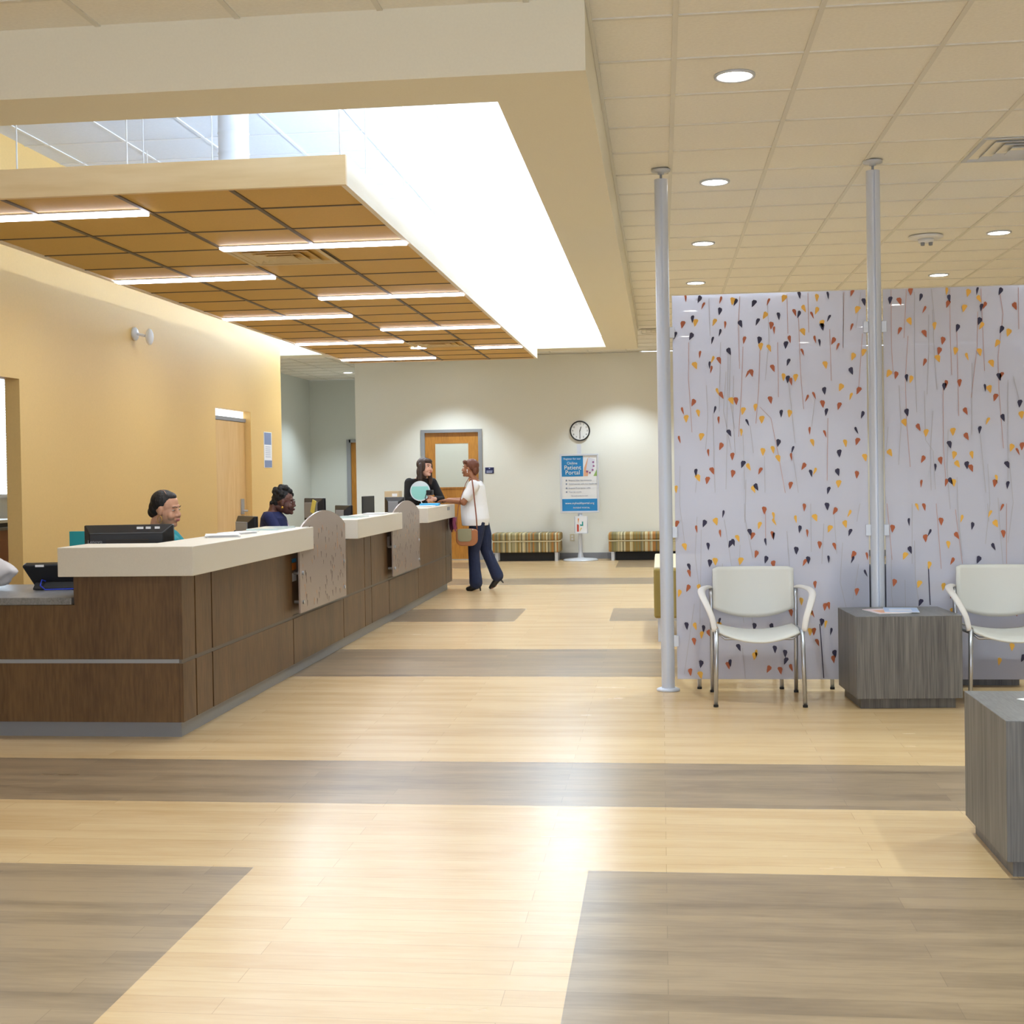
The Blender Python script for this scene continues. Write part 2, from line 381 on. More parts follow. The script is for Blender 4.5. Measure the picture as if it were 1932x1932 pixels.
# corridor door
d3 = struct('door_3', bx(-6.20, -5.25, 26.43, 26.47, .01, 2.09), 'door_oak')
b = BM(); box(b, -6.25, -6.17, 26.36, 26.5, 0, 2.14); box(b, -5.27, -5.2, 26.36, 26.5, 0, 2.14); box(b, -6.2, -5.2, 26.36, 26.5, 2.08, 2.14); obj('door_frame', b, 'painted_grey', d3)
# glass front behind the camera: frames only show the daylight outside
b = BM()
for x in (-3.42, -.78, 1.87, 4.55): box(b, x - .03, x + .03, -6.18, -6.12, .5, 2.7)
box(b, XL, 6.1, -6.18, -6.12, 1.6, 1.66)
struct('window_2', b, 'alu')

# ================================================================== CEILING FIXTURES
def downlight(x, y, label, energy=E_DOWN, color=CDOWN, r=.085, z=H, size=2.0, group='round recessed downlights in the tile ceiling'):
    t = thing('recessed_downlight', label, 'ceiling light', (x, y, z), 0, group)
    b = BM(); pr = [(r, -.004), (r + .014, -.006), (r + .016, 0), (r + .016, .006), (r, .006)]
    rings = []
    seg = 32
    for q, zz in pr: rings.append([b.verts.new((q * math.cos(2 * math.pi * k / seg), q * math.sin(2 * math.pi * k / seg), zz)) for k in range(seg)])
    for i in range(len(rings)):
        A, B2 = rings[i], rings[(i + 1) % len(rings)]
        for k in range(seg): b.faces.new((A[k], A[(k + 1) % seg], B2[(k + 1) % seg], B2[k]))
    obj('trim_ring', b, 'alu', t, smooth=True, local=True)
    b = BM(); cyl(b, (0, 0, -.001), r, .004, 32); obj('lens', b, 'lens', t, local=True)
    d = bpy.data.lights.new('lamp', 'SPOT'); d.energy = energy; d.color = color; d.spot_size = size; d.spot_blend = .55; d.shadow_soft_size = .07
    o = bpy.data.objects.new('lamp', d); COL.objects.link(o); o.location = (0, 0, -.02); o.parent = t
    return t
for i, y in enumerate((1.8, 4.25, 6.69, 9.125, 11.57, 13.99, 16.4, 19.5)):
    lab = {6.69: 'round white downlight nearest the camera, large at the top', 9.125: 'second round downlight from the top, in the ceiling above the left pole',
           11.57: 'third round downlight from the top in the row right of the left pole', 13.99: 'smallest round downlight just above the left end of the patterned panel'}.get(y, 'round recessed downlight hidden out of view, row by the left pole, %s' % ('behind the camera side' if y < 5 else 'behind the patterned panel'))
    downlight(.388, y, lab)
for y in (1.8, 4.25, 6.69, 9.125, 11.56, 13.98, 16.4, 18.85):
    lab = {11.56: 'round downlight at the right edge of the photo, right of the smoke detector', 13.98: 'small round downlight above the right patterned panel, below the smoke detector'}.get(y, 'round recessed downlight of the right row, out of view %s' % ('behind the patterned panels' if y > 15 else 'beyond the right edge'))
    downlight(2.817, y, lab)
for y in (1.8, 4.25):
    downlight(-2.05, y, 'round recessed downlight out of view above the near left floor')
    downlight(5.2, y + 5, 'round recessed downlight out of view far to the right', 60)
for x in (-3.35, -.62): downlight(x, 20.95, 'round downlight hidden above, washing the back wall %s' % ('over the oak door' if x < -2 else 'beside the clock'), E_WASH, CWASH, size=1.75, group='downlights washing the back wall')
downlight(2.2, 20.95, 'round downlight out of view washing the back wall behind the panels', E_WASH, CWASH, size=1.75, group='downlights washing the back wall')
downlight(-5.78, 24.6, 'small downlight in the corridor ceiling left of the back wall', E_CORR, CWASH, group='corridor downlights')
downlight(-6.3, 20.3, 'downlight out of view above the corridor beside the yellow wall', E_CORR, CWASH, group='corridor downlights')
def diffuser(x0, y0, z, name, label, mname, s=.61, parent=None):
    t = thing('air_diffuser', label, 'ceiling vent', (x0 + s / 2, y0 + s / 2, z))
    b = BM(); n = 4
    for k in range(n):
        a = s / 2 - .02 - k * .065; h = -.004 - k * .003
        o = [(-a, -a), (a, -a), (a, a), (-a, a)]; i_ = [(-(a - .030), -(a - .030)), (a - .030, -(a - .030)), (a - .030, a - .030), (-(a - .030), a - .030)]
        V1 = [b.verts.new((p[0], p[1], h + .024)) for p in i_]; V0 = [b.verts.new((p[0], p[1], h)) for p in o]; V2 = [b.verts.new((p[0], p[1], h + .003)) for p in o]; V3 = [b.verts.new((p[0], p[1], h + .027)) for p in i_]
        for q in range(4):
            w_ = (q + 1) % 4
            b.faces.new((V0[q], V0[w_], V1[w_], V1[q])); b.faces.new((V2[q], V2[w_], V3[w_], V3[q])); b.faces.new((V0[q], V0[w_], V2[w_], V2[q])); b.faces.new((V1[q], V1[w_], V3[w_], V3[q]))
    obj('louver', b, mname, t, local=True)
    b = BM(); f = s / 2
    for a in ((-f, f, -f, -f + .025), (-f, f, f - .025, f), (-f, -f + .025, -f + .025, f - .025), (f - .025, f, -f + .025, f - .025)): box(b, a[0], a[1], a[2], a[3], -.005, .0)
    obj('frame', b, mname, t, local=True)
    obj('plenum', bx(-f + .01, f - .01, -f + .01, f - .01, .0275, .032), 'dark_gap', t, local=True)
    return t
# ================================================================== CANOPY
CX0, CX1, CY0, CY1, CZ = -3.97, -1.53, 6.54, 16.95, 2.862
cn = thing('ceiling_canopy', 'long suspended wooden canopy with tan tile underside hanging over the reception desk', 'canopy', ((CX0 + CX1) / 2, (CY0 + CY1) / 2, CZ))
obj('near_fascia', bx(CX0, CX1, CY0, CY0 + .03, CZ, CZ + .148), 'maple', cn)
obj('far_fascia', bx(CX0, CX1, CY1 - .03, CY1, CZ, CZ + .148), 'maple', cn)
wood('maple_y_lit', (238, 224, 196), (244, 232, 208), 'y', 3, .45, fine=20)  # same maple made paler: strong light from the raised ceiling put into the colour
obj('right_fascia', bx(CX1 - .03, CX1, CY0 + .03, CY1 - .03, CZ, CZ + .148), 'maple_y_lit', cn)
obj('left_fascia', bx(CX0, CX0 + .03, CY0 + .03, CY1 - .03, CZ, CZ + .148), 'maple_y_lit', cn)
obj('tile_underside', bx(CX0 + .03, CX1 - .03, CY0 + .03, CY1 - .03, CZ + .012, CZ + .03), 'canopy_tile', cn)
obj('added_white_backing', bx(CX0 + .03, CX1 - .03, CY0 + .03, CY1 - .03, CZ + .0302, CZ + .036), 'well_tile', cn)  # unseen white sheet added to keep yellow bounce off the raised ceiling
b = BM()
for x in (-3.355, -2.745, -2.137): box(b, x - .012, x + .012, CY0 + .03, CY1 - .03, CZ + .005, CZ + .012)
k = 0
while 7.08 + k * .61 < CY1 - .1:
    y = 7.09 + k * .61; box(b, CX0 + .03, CX1 - .03, y - .008, y + .008, CZ + .007, CZ + .012); k += 1
obj('tile_grid', b, 'canopy_bar', cn)
for i, (x0, y) in enumerate([(-3.94, 7.03), (-3.94, 9.46), (-3.94, 11.9), (-3.94, 14.34), (-3.94, 16.45), (-2.74, 8.24), (-2.74, 10.69), (-2.74, 13.12), (-2.10, 15.28)]):
    x1 = x0 + (1.19 if x0 < -2.2 else .55)
    if x0 == -3.94: lab = 'linear light strip in the canopy underside, left column, %s' % ('nearest, cut by the photo edge', 'second from the near edge', 'third from the near edge', 'fourth from the near edge', 'farthest of all')[i]
    else: lab = 'linear light strip in the canopy underside, right column, %s' % ('nearest and longest', 'second from the near edge', 'third from the near edge', 'shortest, beside the far vent')[i - 5]
    t = thing('linear_light', lab, 'ceiling light', ((x0 + x1) / 2, y, CZ), 0, 'white linear lights under the canopy')
    obj('diffuser', bx(x0 + .005, x1 - .005, y - .047, y + .047, CZ - .010, CZ + .004), 'lens_cool', t)
    obj('housing', bx(x0, x1, y - .05, y + .05, CZ + .004, CZ + .0115), 'alu', t)
    lamp('lamp', 'AREA', ((x0 + x1) / 2, y, CZ - .014), E_LINEAR * (x1 - x0) / 1.19, CLIN, t, shape='RECTANGLE', size=x1 - x0 - .012, size_y=.092)
mat('vent_tan', (214, 190, 140), .5)
diffuser(-2.745 + .0, 8.31, CZ - .001, 'd', 'square tan air diffuser in the canopy beyond the nearest right light', 'vent_tan')
diffuser(-2.745, 14.45, CZ - .001, 'd', 'small far tan air diffuser in the canopy underside', 'vent_tan')
t = thing('canopy_spotlight', 'tiny round light in the canopy left of the far vent', 'ceiling light', (-2.72, 15.1, CZ)); b = BM(); cyl(b, (0, 0, -.006), .09, .006, 24); obj('lens', b, 'lens_cool', t, local=True); b = BM(); lathe(b, (0, 0, 0), [(.091, -.006), (.1, -.004), (.1, 0), (.091, 0)], 24); obj('trim_ring', b, 'alu', t, local=True)
for i, (x, y) in enumerate([(-3.27, 6.6), (-2.68, 6.6), (-1.57, 6.6), (-3.3, 8.4), (-2.84, 8.4), (-1.57, 7.2), (-1.57, 8.3), (-1.57, 9.6), (-1.57, 11.0), (-3.9, 10), (-1.57, 13), (-3.9, 13), (-1.57, 15.5)]):
    tube(bb := BM(), [(x, y, CZ + (.148 if y < 6.7 or x > -1.6 or x < -3.8 else .03)), (x, y, 3.95)], .004, 6)
    obj('hanger_wire', bb, 'white_plastic', cn)
dc = thing('air_duct', 'round white spiral duct rising from the canopy to the raised ceiling', 'duct', (-2.76, 8.6, CZ + .03))
b = BM(); prof = []
for k in range(8):
    z0 = k * .132; prof += [(.10, z0), (.10, z0 + .122), (.104, z0 + .127)]
lathe(b, (-2.76, 8.6, CZ + .03), prof + [(.10, 1.055)], 32); obj('duct_pipe', b, 'well_bar', dc, smooth=True)
# cove: led strip on the ledge inside the raised ceiling, right and far side
cv = thing('cove_light', 'hidden strip light along the right inner ledge of the raised ceiling', 'cove light', (-.58, 11.8, 3.08))
obj('strip', bx(-.60, -.56, 6.1, 17.5, 3.175, 3.185), 'cove_led', cv); obj('channel', bx(-.61, -.55, 6.0, 17.6, 3.08, 3.174), 'alu', cv)
lamp('lamp', 'AREA', (-.60, 11.8, 3.21), E_COVE, CCOVE, cv, rot=(0, math.radians(112), 0), shape='RECTANGLE', size=.05, size_y=11.4)
cv = thing('cove_light', 'hidden strip light along the far ledge of the raised ceiling', 'cove light', (-3.8, 17.85, 3.08))
obj('strip', bx(-6.8, -.75, 17.82, 17.86, 3.175, 3.185), 'cove_led', cv); obj('channel', bx(-6.9, -.7, 17.81, 17.87, 3.08, 3.174), 'alu', cv)
lamp('lamp', 'AREA', (-3.75, 17.86, 3.21), E_FAR, CCOVE, cv, rot=(math.radians(165), 0, 0), shape='RECTANGLE', size=6.0, size_y=.05)
diffuser(1.921, 8.212, H - .001, 'd', 'square white air diffuser in the tile ceiling at the right edge of the photo', 'alu')
diffuser(-.262, 18.35, H - .001, 'd', 'far air diffuser in the tile ceiling left of the left pole top', 'ceiling_bar')
t = thing('smoke_detector', 'white round smoke detector on the tile ceiling at right', 'smoke detector', (2.235, 11.6, H)); b = BM(); lathe(b, (0, 0, 0), [(.14, 0), (.14, -.012), (.12, -.022), (.0, -.024)], 32); obj('base', b, 'white_plastic', t, smooth=True, local=True)
b = BM(); lathe(b, (0, 0, -.024), [(.065, 0), (.06, -.03), (.0, -.034)], 24); obj('sensor', b, 'white_plastic', t, smooth=True, local=True)
for sx in (-.03, .035):
    b = BM(); lathe(b, (sx, -.02, -.05), [(.018, 0), (.016, -.03), (0, -.034)], 16); obj('sounder', b, 'painted_grey', t, smooth=True, local=True)
# wall mounted motion sensor
t = thing('motion_sensor', 'small white motion sensor on the yellow wall', 'sensor', (XL, 11.77, 2.74)); b = BM(); lathe(b, (0, 0, 0), [(.06, 0), (.06, .02), (.05, .03), (0, .032)], 24); bmesh.ops.rotate(b, verts=b.verts, matrix=Matrix.Rotation(math.pi / 2, 3, 'Y')); obj('wall_base', b, 'white_plastic', t, smooth=True, local=True)
b = BM(); tube(b, [(.03, 0, 0), (.11, .0, -.02)], .012, 8); obj('arm', b, 'white_plastic', t, local=True)
b = BM(); ell(b, (.15, .0, -.03), (.035, .045, .075)); obj('head', b, 'white_plastic', t, smooth=True, local=True)

# ================================================================== RECEPTION DESK
FX = -2.585; FY = 7.0
dk = thing('reception_desk', 'long dark wood panelled reception desk with grey toe kick and seams', 'reception desk', (-2.9, 11.7, 0))
b = BM()
box(b, -2.80, FX - .022, 7.03, 16.32, .09, .885); box(b, -3.19, FX - .022, FY + .022, 7.3, .09, .885); box(b, XL + .01, -3.19, FY + .022, 7.3, .09, .735)
obj('carcass', b, 'dark_gap', dk)
b = BM(); box(b, -2.78, -2.63, 7.08, 16.31, 0, .09); box(b, XL + .01, -2.78, 7.08, 7.28, 0, .09)
obj('toe_kick', b, 'painted_grey', dk)
ys1 = [7.0, 7.206, 7.483, 9.195]; seams_lo = [7.0, 7.206, 7.483, 9.195, 10.70, 11.50, 11.77, 12.55, 14.10, 15.95, 16.32]
for a, c in zip(seams_lo, seams_lo[1:]): obj('wood_panel', bx(FX - .02, FX, a + (.009 if a > 7 else 0), c - .009, .095, .414), 'desk_wood', dk)
for a, c in [(7.0, 7.206), (7.206, 7.483), (7.483, 9.195), (10.65, 11.50), (11.50, 11.77), (11.77, 12.50), (14.0, 15.95), (15.95, 16.32)]: obj('wood_panel', bx(FX - .02, FX, a + (.009 if a > 7 else 0), c - .009, .436, .888), 'desk_wood', dk)
for a, c in [(9.19, 10.66), (12.5, 14.01)]: obj('recessed_panel', bx(FX - .0215, FX - .012, a, c, .436, .888), 'desk_wood', dk)
b = BM(); box(b, FX - .022, FX - .006, 7.0, 16.32, .414, .436); obj('metal_reveal', b, 'reveal', dk)
obj('wood_panel', bx(-3.19, FX - .021, FY, FY + .02, .438, .888), 'desk_wood', dk)
obj('wood_panel', bx(XL + .01, -3.19, FY, FY + .02, .438, .735), 'desk_wood', dk)
obj('wood_panel', bx(XL + .01, FX - .021, FY, FY + .02, .095, .416), 'desk_wood', dk)
b = BM(); box(b, XL + .01, FX - .021, FY - .003, FY + .02, .4165, .4375); obj('metal_reveal', b, 'painted_grey', dk)
obj('end_panel', bx(-2.80, FX - .0, 16.325, 16.42, .095, .888), 'desk_wood', dk)
obj('side_panel', bx(-3.205, -3.191, FY + .02, 7.3, .735, .888), 'desk_wood', dk)
# staff side work surface and its supports
t = thing('staff_worktop', 'grey low worktop at staff side, with the open end at the left of the desk', 'worktop', (-3.1, 10, .735))
b = BM(); box(b, XL + .012, -3.206, FY - .01, 7.9, .737, .777)
obj('low_counter', b, 'grey_laminate_top', t, bevel=.003)
b = BM(); box(b, -3.205, -2.82, 7.31, 7.9, .737, .777); box(b, -3.45, -2.82, 7.9, 15.65, .737, .777)
obj('work_surface', b, 'grey_laminate_top', t)
for y in (9.9, 13.9, 15.5): obj('support', bx(-3.4, -2.83, y - .015, y + .015, 0, .736), 'grey_laminate', t)
# raised transaction counters
t = obj('transaction_counter', prism(BM(), [(-3.262, 6.95), (-2.5, 6.95), (-2.5, 9.47), (-2.85, 9.47), (-2.85, 7.34), (-3.262, 7.34)], 'z', .892, 1.052), 'solid_surface', bevel=.004)
tag(t, 'thick cream transaction counter at the near corner of the desk, first and largest', 'counter', 'cream transaction counters')
t = obj('transaction_counter', bx(-2.85, -2.5, 10.9, 12.83, .892, 1.052), 'solid_surface', bevel=.004); tag(t, 'middle cream transaction counter between the two arched dividers', 'counter', 'cream transaction counters')
t = obj('transaction_counter', bx(-2.87, -2.5, 14.3, 16.17, .892, 1.052), 'solid_surface', bevel=.004); tag(t, 'far cream transaction counter where the standing visitor leans', 'counter', 'cream transaction counters')
# arched dividers
def divider(y0, y1, label):
    t = thing('privacy_divider', label, 'divider', (-2.53, (y0 + y1) / 2, .455), 0, 'arched resin dividers on the desk front')
    pts = [(y0, .455), (y1, .455)]; n = 24
    for k in range(n + 1):
        a = k / n; pts.append((y1 + (y0 - y1) * a, 1.035 + .125 * math.sin(math.pi * a) ** .8))
    yn = y0 + .305 if y0 < 10 else y0 + .375
    pts = [(y0, .455), (y1, .455)] + [q for q in pts[2:] if q[1] > 1.058 or q[0] > yn] + [(yn, 1.058), (yn, .888), (y0, .888)]
    b = prism(BM(), pts, 'x', -2.536, -2.524)
    rnd = random.Random(int(y0 * 10))
    for i in range(90):
        y = y0 + .04 + rnd.random() * (y1 - y0 - .08); z = .48 + rnd.random() * .56; s = rnd.uniform(.5, 1); a = rnd.uniform(-.4, .4)
        w_, h_ = .012 * s, .026 * s; ca, sa = math.cos(a), math.sin(a)
        if y < yn + .02 and z > .86: continue
        q = [(-w_, h_), (w_, h_ * .8), (w_ * .4, -h_ * .4), (-w_ * .1, -h_)]
        prism(b, [(y + u * ca - v * sa, z + u * sa + v * ca) for u, v in q], 'x', -2.5365, -2.5235, mi=1 if i % 3 else 2)
    obj('resin_panel', b, ['resin_tan', 'leaf_dark2', 'leaf_rust2'], t)
    for y in (y0 + .07, y1 - .07):
        for z in (.53, .735):
            b = BM(); cyl(b, (-2.586, y, z), .012, .046, 12, axis='x'); cyl(b, (-2.5235, y, z), .014, .01, 16, axis='x'); obj('standoff', b, 'steel', t, smooth=False)
mat('leaf_dark2', (96, 74, 66), .6); mat('leaf_rust2', (176, 128, 92), .6)
divider(9.17, 10.55, 'tan arched patterned divider mounted on the desk front, the nearer and larger one')
divider(12.46, 13.89, 'tan arched patterned divider mounted on the desk front, the farther one')
def flat(name, x0, x1, y0, y1, z0, z1, m, label, cat, rz=0, group=None, bevel=0):
    c = ((x0 + x1) / 2, (y0 + y1) / 2, z0); o = obj(name, bx(x0 - c[0], x1 - c[0], y0 - c[1], y1 - c[1], 0, z1 - z0), m, bevel=bevel)
    o.location = c; o.rotation_euler = (0, 0, rz); tag(o, label, cat, group); return o
# stickers beside the dividers
mat('orange', (235, 140, 40), .5); mat('sky_blue', (60, 170, 225), .5); mat('teal', (30, 150, 150), .5); mat('navy', (30, 36, 84), .6)
RX = FX - .012
t = thing('round_sticker', 'small orange and blue sticker on the desk beside the nearer divider', 'sticker', (RX, 9.28, .80))
obj('orange_patch', bx(RX, RX + .003, 9.215, 9.33, .755, .805), 'orange', t); obj('blue_patch', bx(RX, RX + .003, 9.215, 9.33, .808, .835), 'sky_blue', t)
o = obj('label_card', bx(RX, RX + .003, 9.215, 9.33, .675, .735), 'paper'); tag(o, 'small white card below the orange sticker by the nearer divider', 'card')
o = obj('label_card', bx(RX, RX + .003, 12.53, 12.66, .735, .83), 'paper'); tag(o, 'small cream card on the desk beside the farther divider', 'card')

# ================================================================== DESK ITEMS
def big_monitor(x, y, z, rz, w_, h_, label, nm='computer_monitor', tilt=0, depth=.16, deskz=.777):
    """back towards local -y: bevelled housing, screen on +y"""
    t = thing(nm, label, 'monitor', (x, y, deskz), rz)
    b = BM(); W2 = w_ / 2; zb = z - h_
    f = [(-W2, 0, zb), (W2, 0, zb), (W2, 0, z), (-W2, 0, z)]
    k = [(-W2 + .0, -.03, zb), (W2, -.03, zb), (W2, -.03, z), (-W2, -.03, z)]
    i_ = [(-W2 + .05, -depth, zb + .03), (W2 - .05, -depth, zb + .03), (W2 - .05, -depth, z - .05), (-W2 + .05, -depth, z - .05)]
    L_ = [[b.verts.new((p[0], p[1], p[2] - deskz)) for p in r] for r in (f, k, i_)]
    b.faces.new(L_[0]); b.faces.new(L_[2])
    for A, B2 in zip(L_, L_[1:]):
        for q in range(4): b.faces.new((A[q], A[(q + 1) % 4], B2[(q + 1) % 4], B2[q]))
    obj('housing', b, 'black_plastic', t, local=True, bevel=.006)
    mat('screen', (120, 150, 190), .3, emit=.6); obj('screen', bx(-W2 + .02, W2 - .02, .001, .003, zb + .02 - deskz, z - .02 - deskz), 'screen', t, local=True)
    b = BM(); box(b, -.03, .03, -.05, -.02, .012, zb + .05 - deskz); box(b, -.12, .12, -.13, .06, .001, .013); obj('stand', b, 'black_plastic', t, local=True, bevel=.003)
    return t, z - deskz, depth
t, hz, dp = big_monitor(-3.285, 8.02, 1.135, math.radians(7), .55, .34, 'large black monitor seen from behind at the near desk corner', depth=.10)
b = BM(); box(b, -.12, .14, -.104, -.1, hz - .105, hz - .100); box(b, -.12, .14, -.104, -.1, hz - .092, hz - .088); obj('vent_slot', b, 'dark_gap', t, local=True)
b = BM(); box(b, .06, .10, -.072, -.066, hz - .026, hz - .012); box(b, .115, .145, -.07, -.064, hz - .026, hz - .012); box(b, .17, .2, -.068, -.062, hz - .026, hz - .012); obj('sticker', b, 'paper', t, local=True)
lo = text('Lenovo', .03, 'painted_grey', None, (-.19, -.102, hz - .10), FACE_CAM); lo.parent = t
def tilted(x, y, z, rz, label, w_=.40, h_=.24, sticky=False, col='black_plastic'):
    t, hz, dp = big_monitor(x, y, z, rz, w_, h_, label, depth=.07)
    b = BM(); prism(b, [(-.02, hz - .03), (-.075, hz - .05), (-.075, hz - h_ + .05), (-.03, hz - h_ + .03)], 'x', -w_ / 2 + .06, w_ / 2 - .06); obj('back_cover', b, 'painted_grey', t, local=True)
    if sticky:
        b = bx(.03, .09, -.09, -.08, hz - .16, hz - .02); bmesh.ops.rotate(b, verts=b.verts, cent=(.06, 0, hz - .09), matrix=Matrix.Rotation(.3, 3, 'Y')); mat('yellow_note', (226, 214, 110), .7); obj('sticky_note', b, 'yellow_note', t, local=True)
    return t
tilted(-3.36, 10.7, 1.10, math.radians(-50), 'black monitor behind the papers on the near counter', .36, .20)
tilted(-3.66, 14.0, 1.185, math.radians(-38), 'black monitor with a yellow note stuck on its back', .34, .26, True)
tilted(-3.18, 13.3, 1.12, math.radians(-35), 'small dark monitor above the middle counter', .24, .2)
tilted(-3.01, 15.05, 1.165, math.radians(-10), 'black monitor beside the farther divider, left of the woman in black', .24, .22)
t = thing('flat_screen', 'thin dark screen seen edge on, on the staff worktop by the middle counter', 'monitor', (-3.1, 14.0, .777), math.radians(-12))
obj('panel', bx(-.008, .008, -.14, .16, .18, .42), 'black_plastic', t, local=True, bevel=.004); b = BM(); box(b, -.012, .012, -.02, .02, .01, .2); box(b, -.1, .1, -.08, .08, .001, .012); obj('stand', b, 'black_plastic', t, local=True)
def paper_stack(x, y, z, w_, d_, rz, label, n=4, m='paper', group=None, top=None):
    t = thing('paper_stack', label, 'papers', (x, y, z), rz, group)
    rnd = random.Random(int(x * 100)); b = BM()
    for k in range(n):
        a = rnd.uniform(-.12, .12); dx, dy = rnd.uniform(-.012, .012), rnd.uniform(-.012, .012)
        box(b, -w_ / 2 + dx, w_ / 2 + dx, -d_ / 2 + dy, d_ / 2 + dy, .001 + k * .003, .0035 + k * .003, M=Matrix.Rotation(a, 4, 'Z'))
    obj('sheets', b, m, t, local=True)
    if top: obj('cover', bx(-w_ / 2 + .02, w_ / 2 - .03, -d_ / 2 + .02, d_ / 2 - .03, .001 + n * .003, .003 + n * .003), top, t, local=True)
    return t
CT = 1.052
paper_stack(-2.70, 8.05, CT, .20, .28, .3, 'loose white papers on the near cream counter', 5)
paper_stack(-2.73, 8.42, CT, .16, .22, -.4, 'crumpled white sheets on the near counter behind the loose papers', 4)
mat('glass_sheet', (205, 224, 224), .15); flat('clear_tray', -2.82, -2.6, 8.9, 9.35, CT, CT + .012, 'glass_sheet', 'clear acrylic tray at the far end of the near counter', 'tray', 0)
paper_stack(-2.68, 12.4, CT, .2, .3, 0, 'white papers on the middle counter', 3)
flat('clear_tray', -2.80, -2.58, 11.25, 11.7, CT, CT + .01, 'glass_sheet', 'clear acrylic sheet lying on the middle counter', 'tray', 0)
paper_stack(-2.66, 15.05, CT, .2, .26, 0, 'white papers at the near end of the far counter', 3)
flat('blue_folder', -2.80, -2.58, 15.35, 15.65, CT, CT + .025, 'sky_blue', 'bright blue folder on the far counter under the hands', 'folder', .1)
flat('counter_clip', -2.5, -2.494, 15.6, 15.75, .99, 1.03, 'painted_grey', 'small grey clip on the front edge of the far counter', 'clip')
# desk phone (back towards the camera)
t = thing('desk_phone', 'black office telephone on the low counter at left, seen from behind', 'telephone', (-3.535, 7.56, .777), math.radians(8))
b = BM(); prism(b, [(-.20, .155), (-.18, .165), (.15, .165), (.17, .155), (.12, .03), (-.14, .03)], 'y', -.03, .012); bmesh.ops.rotate(b, verts=b.verts, cent=(0, 0, .03), matrix=Matrix.Rotation(math.radians(18), 3, 'X')); obj('body', b, 'black_plastic', t, local=True, bevel=.008)
b = BM(); prism(b, [(-.09, .002), (.09, .002), (.09, .014), (.02, .06), (-.02, .06), (-.09, .014)], 'x', -.13, .12); obj('foot', b, 'black_matte', t, local=True, bevel=.004)
b = BM(); tube(b, [(.06, .03, .15), (.10, -.02, .17), (.13, -.08, .155)], [.022, .016, .024], 10); obj('handset', b, 'black_plastic', t, smooth=True, local=True)
b = BM(); box(b, -.12, -.07, -.072, -.066, .135, .148); obj('badge', b, 'white_plastic', t, local=True)
mat('cable_blue', (30, 60, 190), .5); b = BM(); tube(b, [(-.07, -.045, .05), (-.08, -.08, .06), (-.08, -.11, .03), (-.05, -.12, .006), (.1, -.1, .006), (.16, -.06, .006)], .004, 6); obj('cable', b, 'cable_blue', t, local=True)
flat('sticky_pad', -3.30, -3.24, 7.42, 7.48, .777, .85, 'yellow_note', 'small yellow note pad standing by the phone', 'note pad')
# white crumpled bag / pouch at the far left
mat('pouch', (206, 200, 198), .7)
t = thing('white_pouch', 'soft white pouch with a dark coiled cord at the left edge of the low counter', 'pouch', (-4.0, 7.55, .777), 0)
b = BM(); bmesh.ops.create_icosphere(b, subdivisions=4, radius=1)
for v in b.verts:
    n = math.sin(v.co.x * 7 + v.co.z * 4) * .05 + math.sin(v.co.y * 9 - v.co.z * 6) * .04
    v.co = Vector((v.co.x * .17 * (1 + n) * (1.15 - .45 * max(0, v.co.z)), v.co.y * .1 * (1 + n), .105 + v.co.z * .10 * (1 + n)))
    v.co.z = max(v.co.z, .002)
obj('pouch_body', b, 'pouch', t, smooth=True, local=True)
b = BM(); tube(b, [(.125 + .012 * math.cos(k * 1.1), -.112 + .006 * math.sin(k * 1.1), .17 - k * .0035) for k in range(44)], .0035, 6); obj('coiled_cord', b, 'black_matte', t, local=True)
flat('teal_folder', -3.81, -3.60, 8.3, 8.33, .777, 1.085, 'teal', 'teal folder standing left of the large black monitor', 'folder')
mat('cabinet_brown', (150, 104, 82), .5)
t = thing('office_cabinet', 'brown low cabinet in the office seen through the passage at the far left', 'cabinet', (-6.75, 12.9, 0))
obj('body', bx(-6.98, -6.5, 11.9, 13.9, .05, .93), 'cabinet_brown', t, bevel=.003); obj('worktop', bx(-6.99, -6.47, 11.88, 13.92, .931, .96), 'grey_laminate_top', t); obj('plinth', bx(-6.98, -6.55, 11.95, 13.85, 0, .05), 'black_matte', t)
t = thing('paper_tray', 'black paper tray with white sheets on the brown office cabinet', 'tray', (-6.7, 12.9, .961))
obj('tray', bx(-6.88, -6.52, 12.5, 13.3, .961, 1.0), 'black_plastic', t); obj('sheets', bx(-6.86, -6.54, 12.55, 13.25, 1.0, 1.03), 'paper', t)
t = thing('spray_bottle', 'white bottle standing on the office cabinet by the window', 'bottle', (-6.8, 13.5, .961)); b = BM(); lathe(b, (0, 0, 0), [(.05, 0), (.05, .16), (.02, .21), (.02, .25), (0, .25)], 20); obj('bottle', b, 'white_plastic', t, smooth=True, local=True)
# organizer with a box on top behind the far monitor
t = thing('desk_organizer', 'brown wooden desk organizer on the staff worktop, left of the woman in black', 'organizer', (-3.115, 15.45, .777))
b = BM(); box(b, -3.20, -3.03, 15.36, 15.55, .778, .79); box(b, -3.20, -3.19, 15.36, 15.55, .79, 1.15); box(b, -3.04, -3.03, 15.36, 15.55, .79, 1.15)
for z in (.88, .98, 1.06, 1.138): box(b, -3.19, -3.04, 15.36, 15.55, z, z + .012)
obj('shelves', b, 'door_oak', t)
mat('cardboard', (208, 184, 146), .8)
t = thing('cardboard_box', 'tan box with a white label on top of the brown organizer', 'box', (-3.12, 15.45, 1.151)); obj('carton', bx(-3.20, -3.03, 15.36, 15.55, 1.151, 1.228), 'cardboard', t); obj('label_patch', bx(-3.11, -3.05, 15.355, 15.36, 1.165, 1.20), 'paper', t)
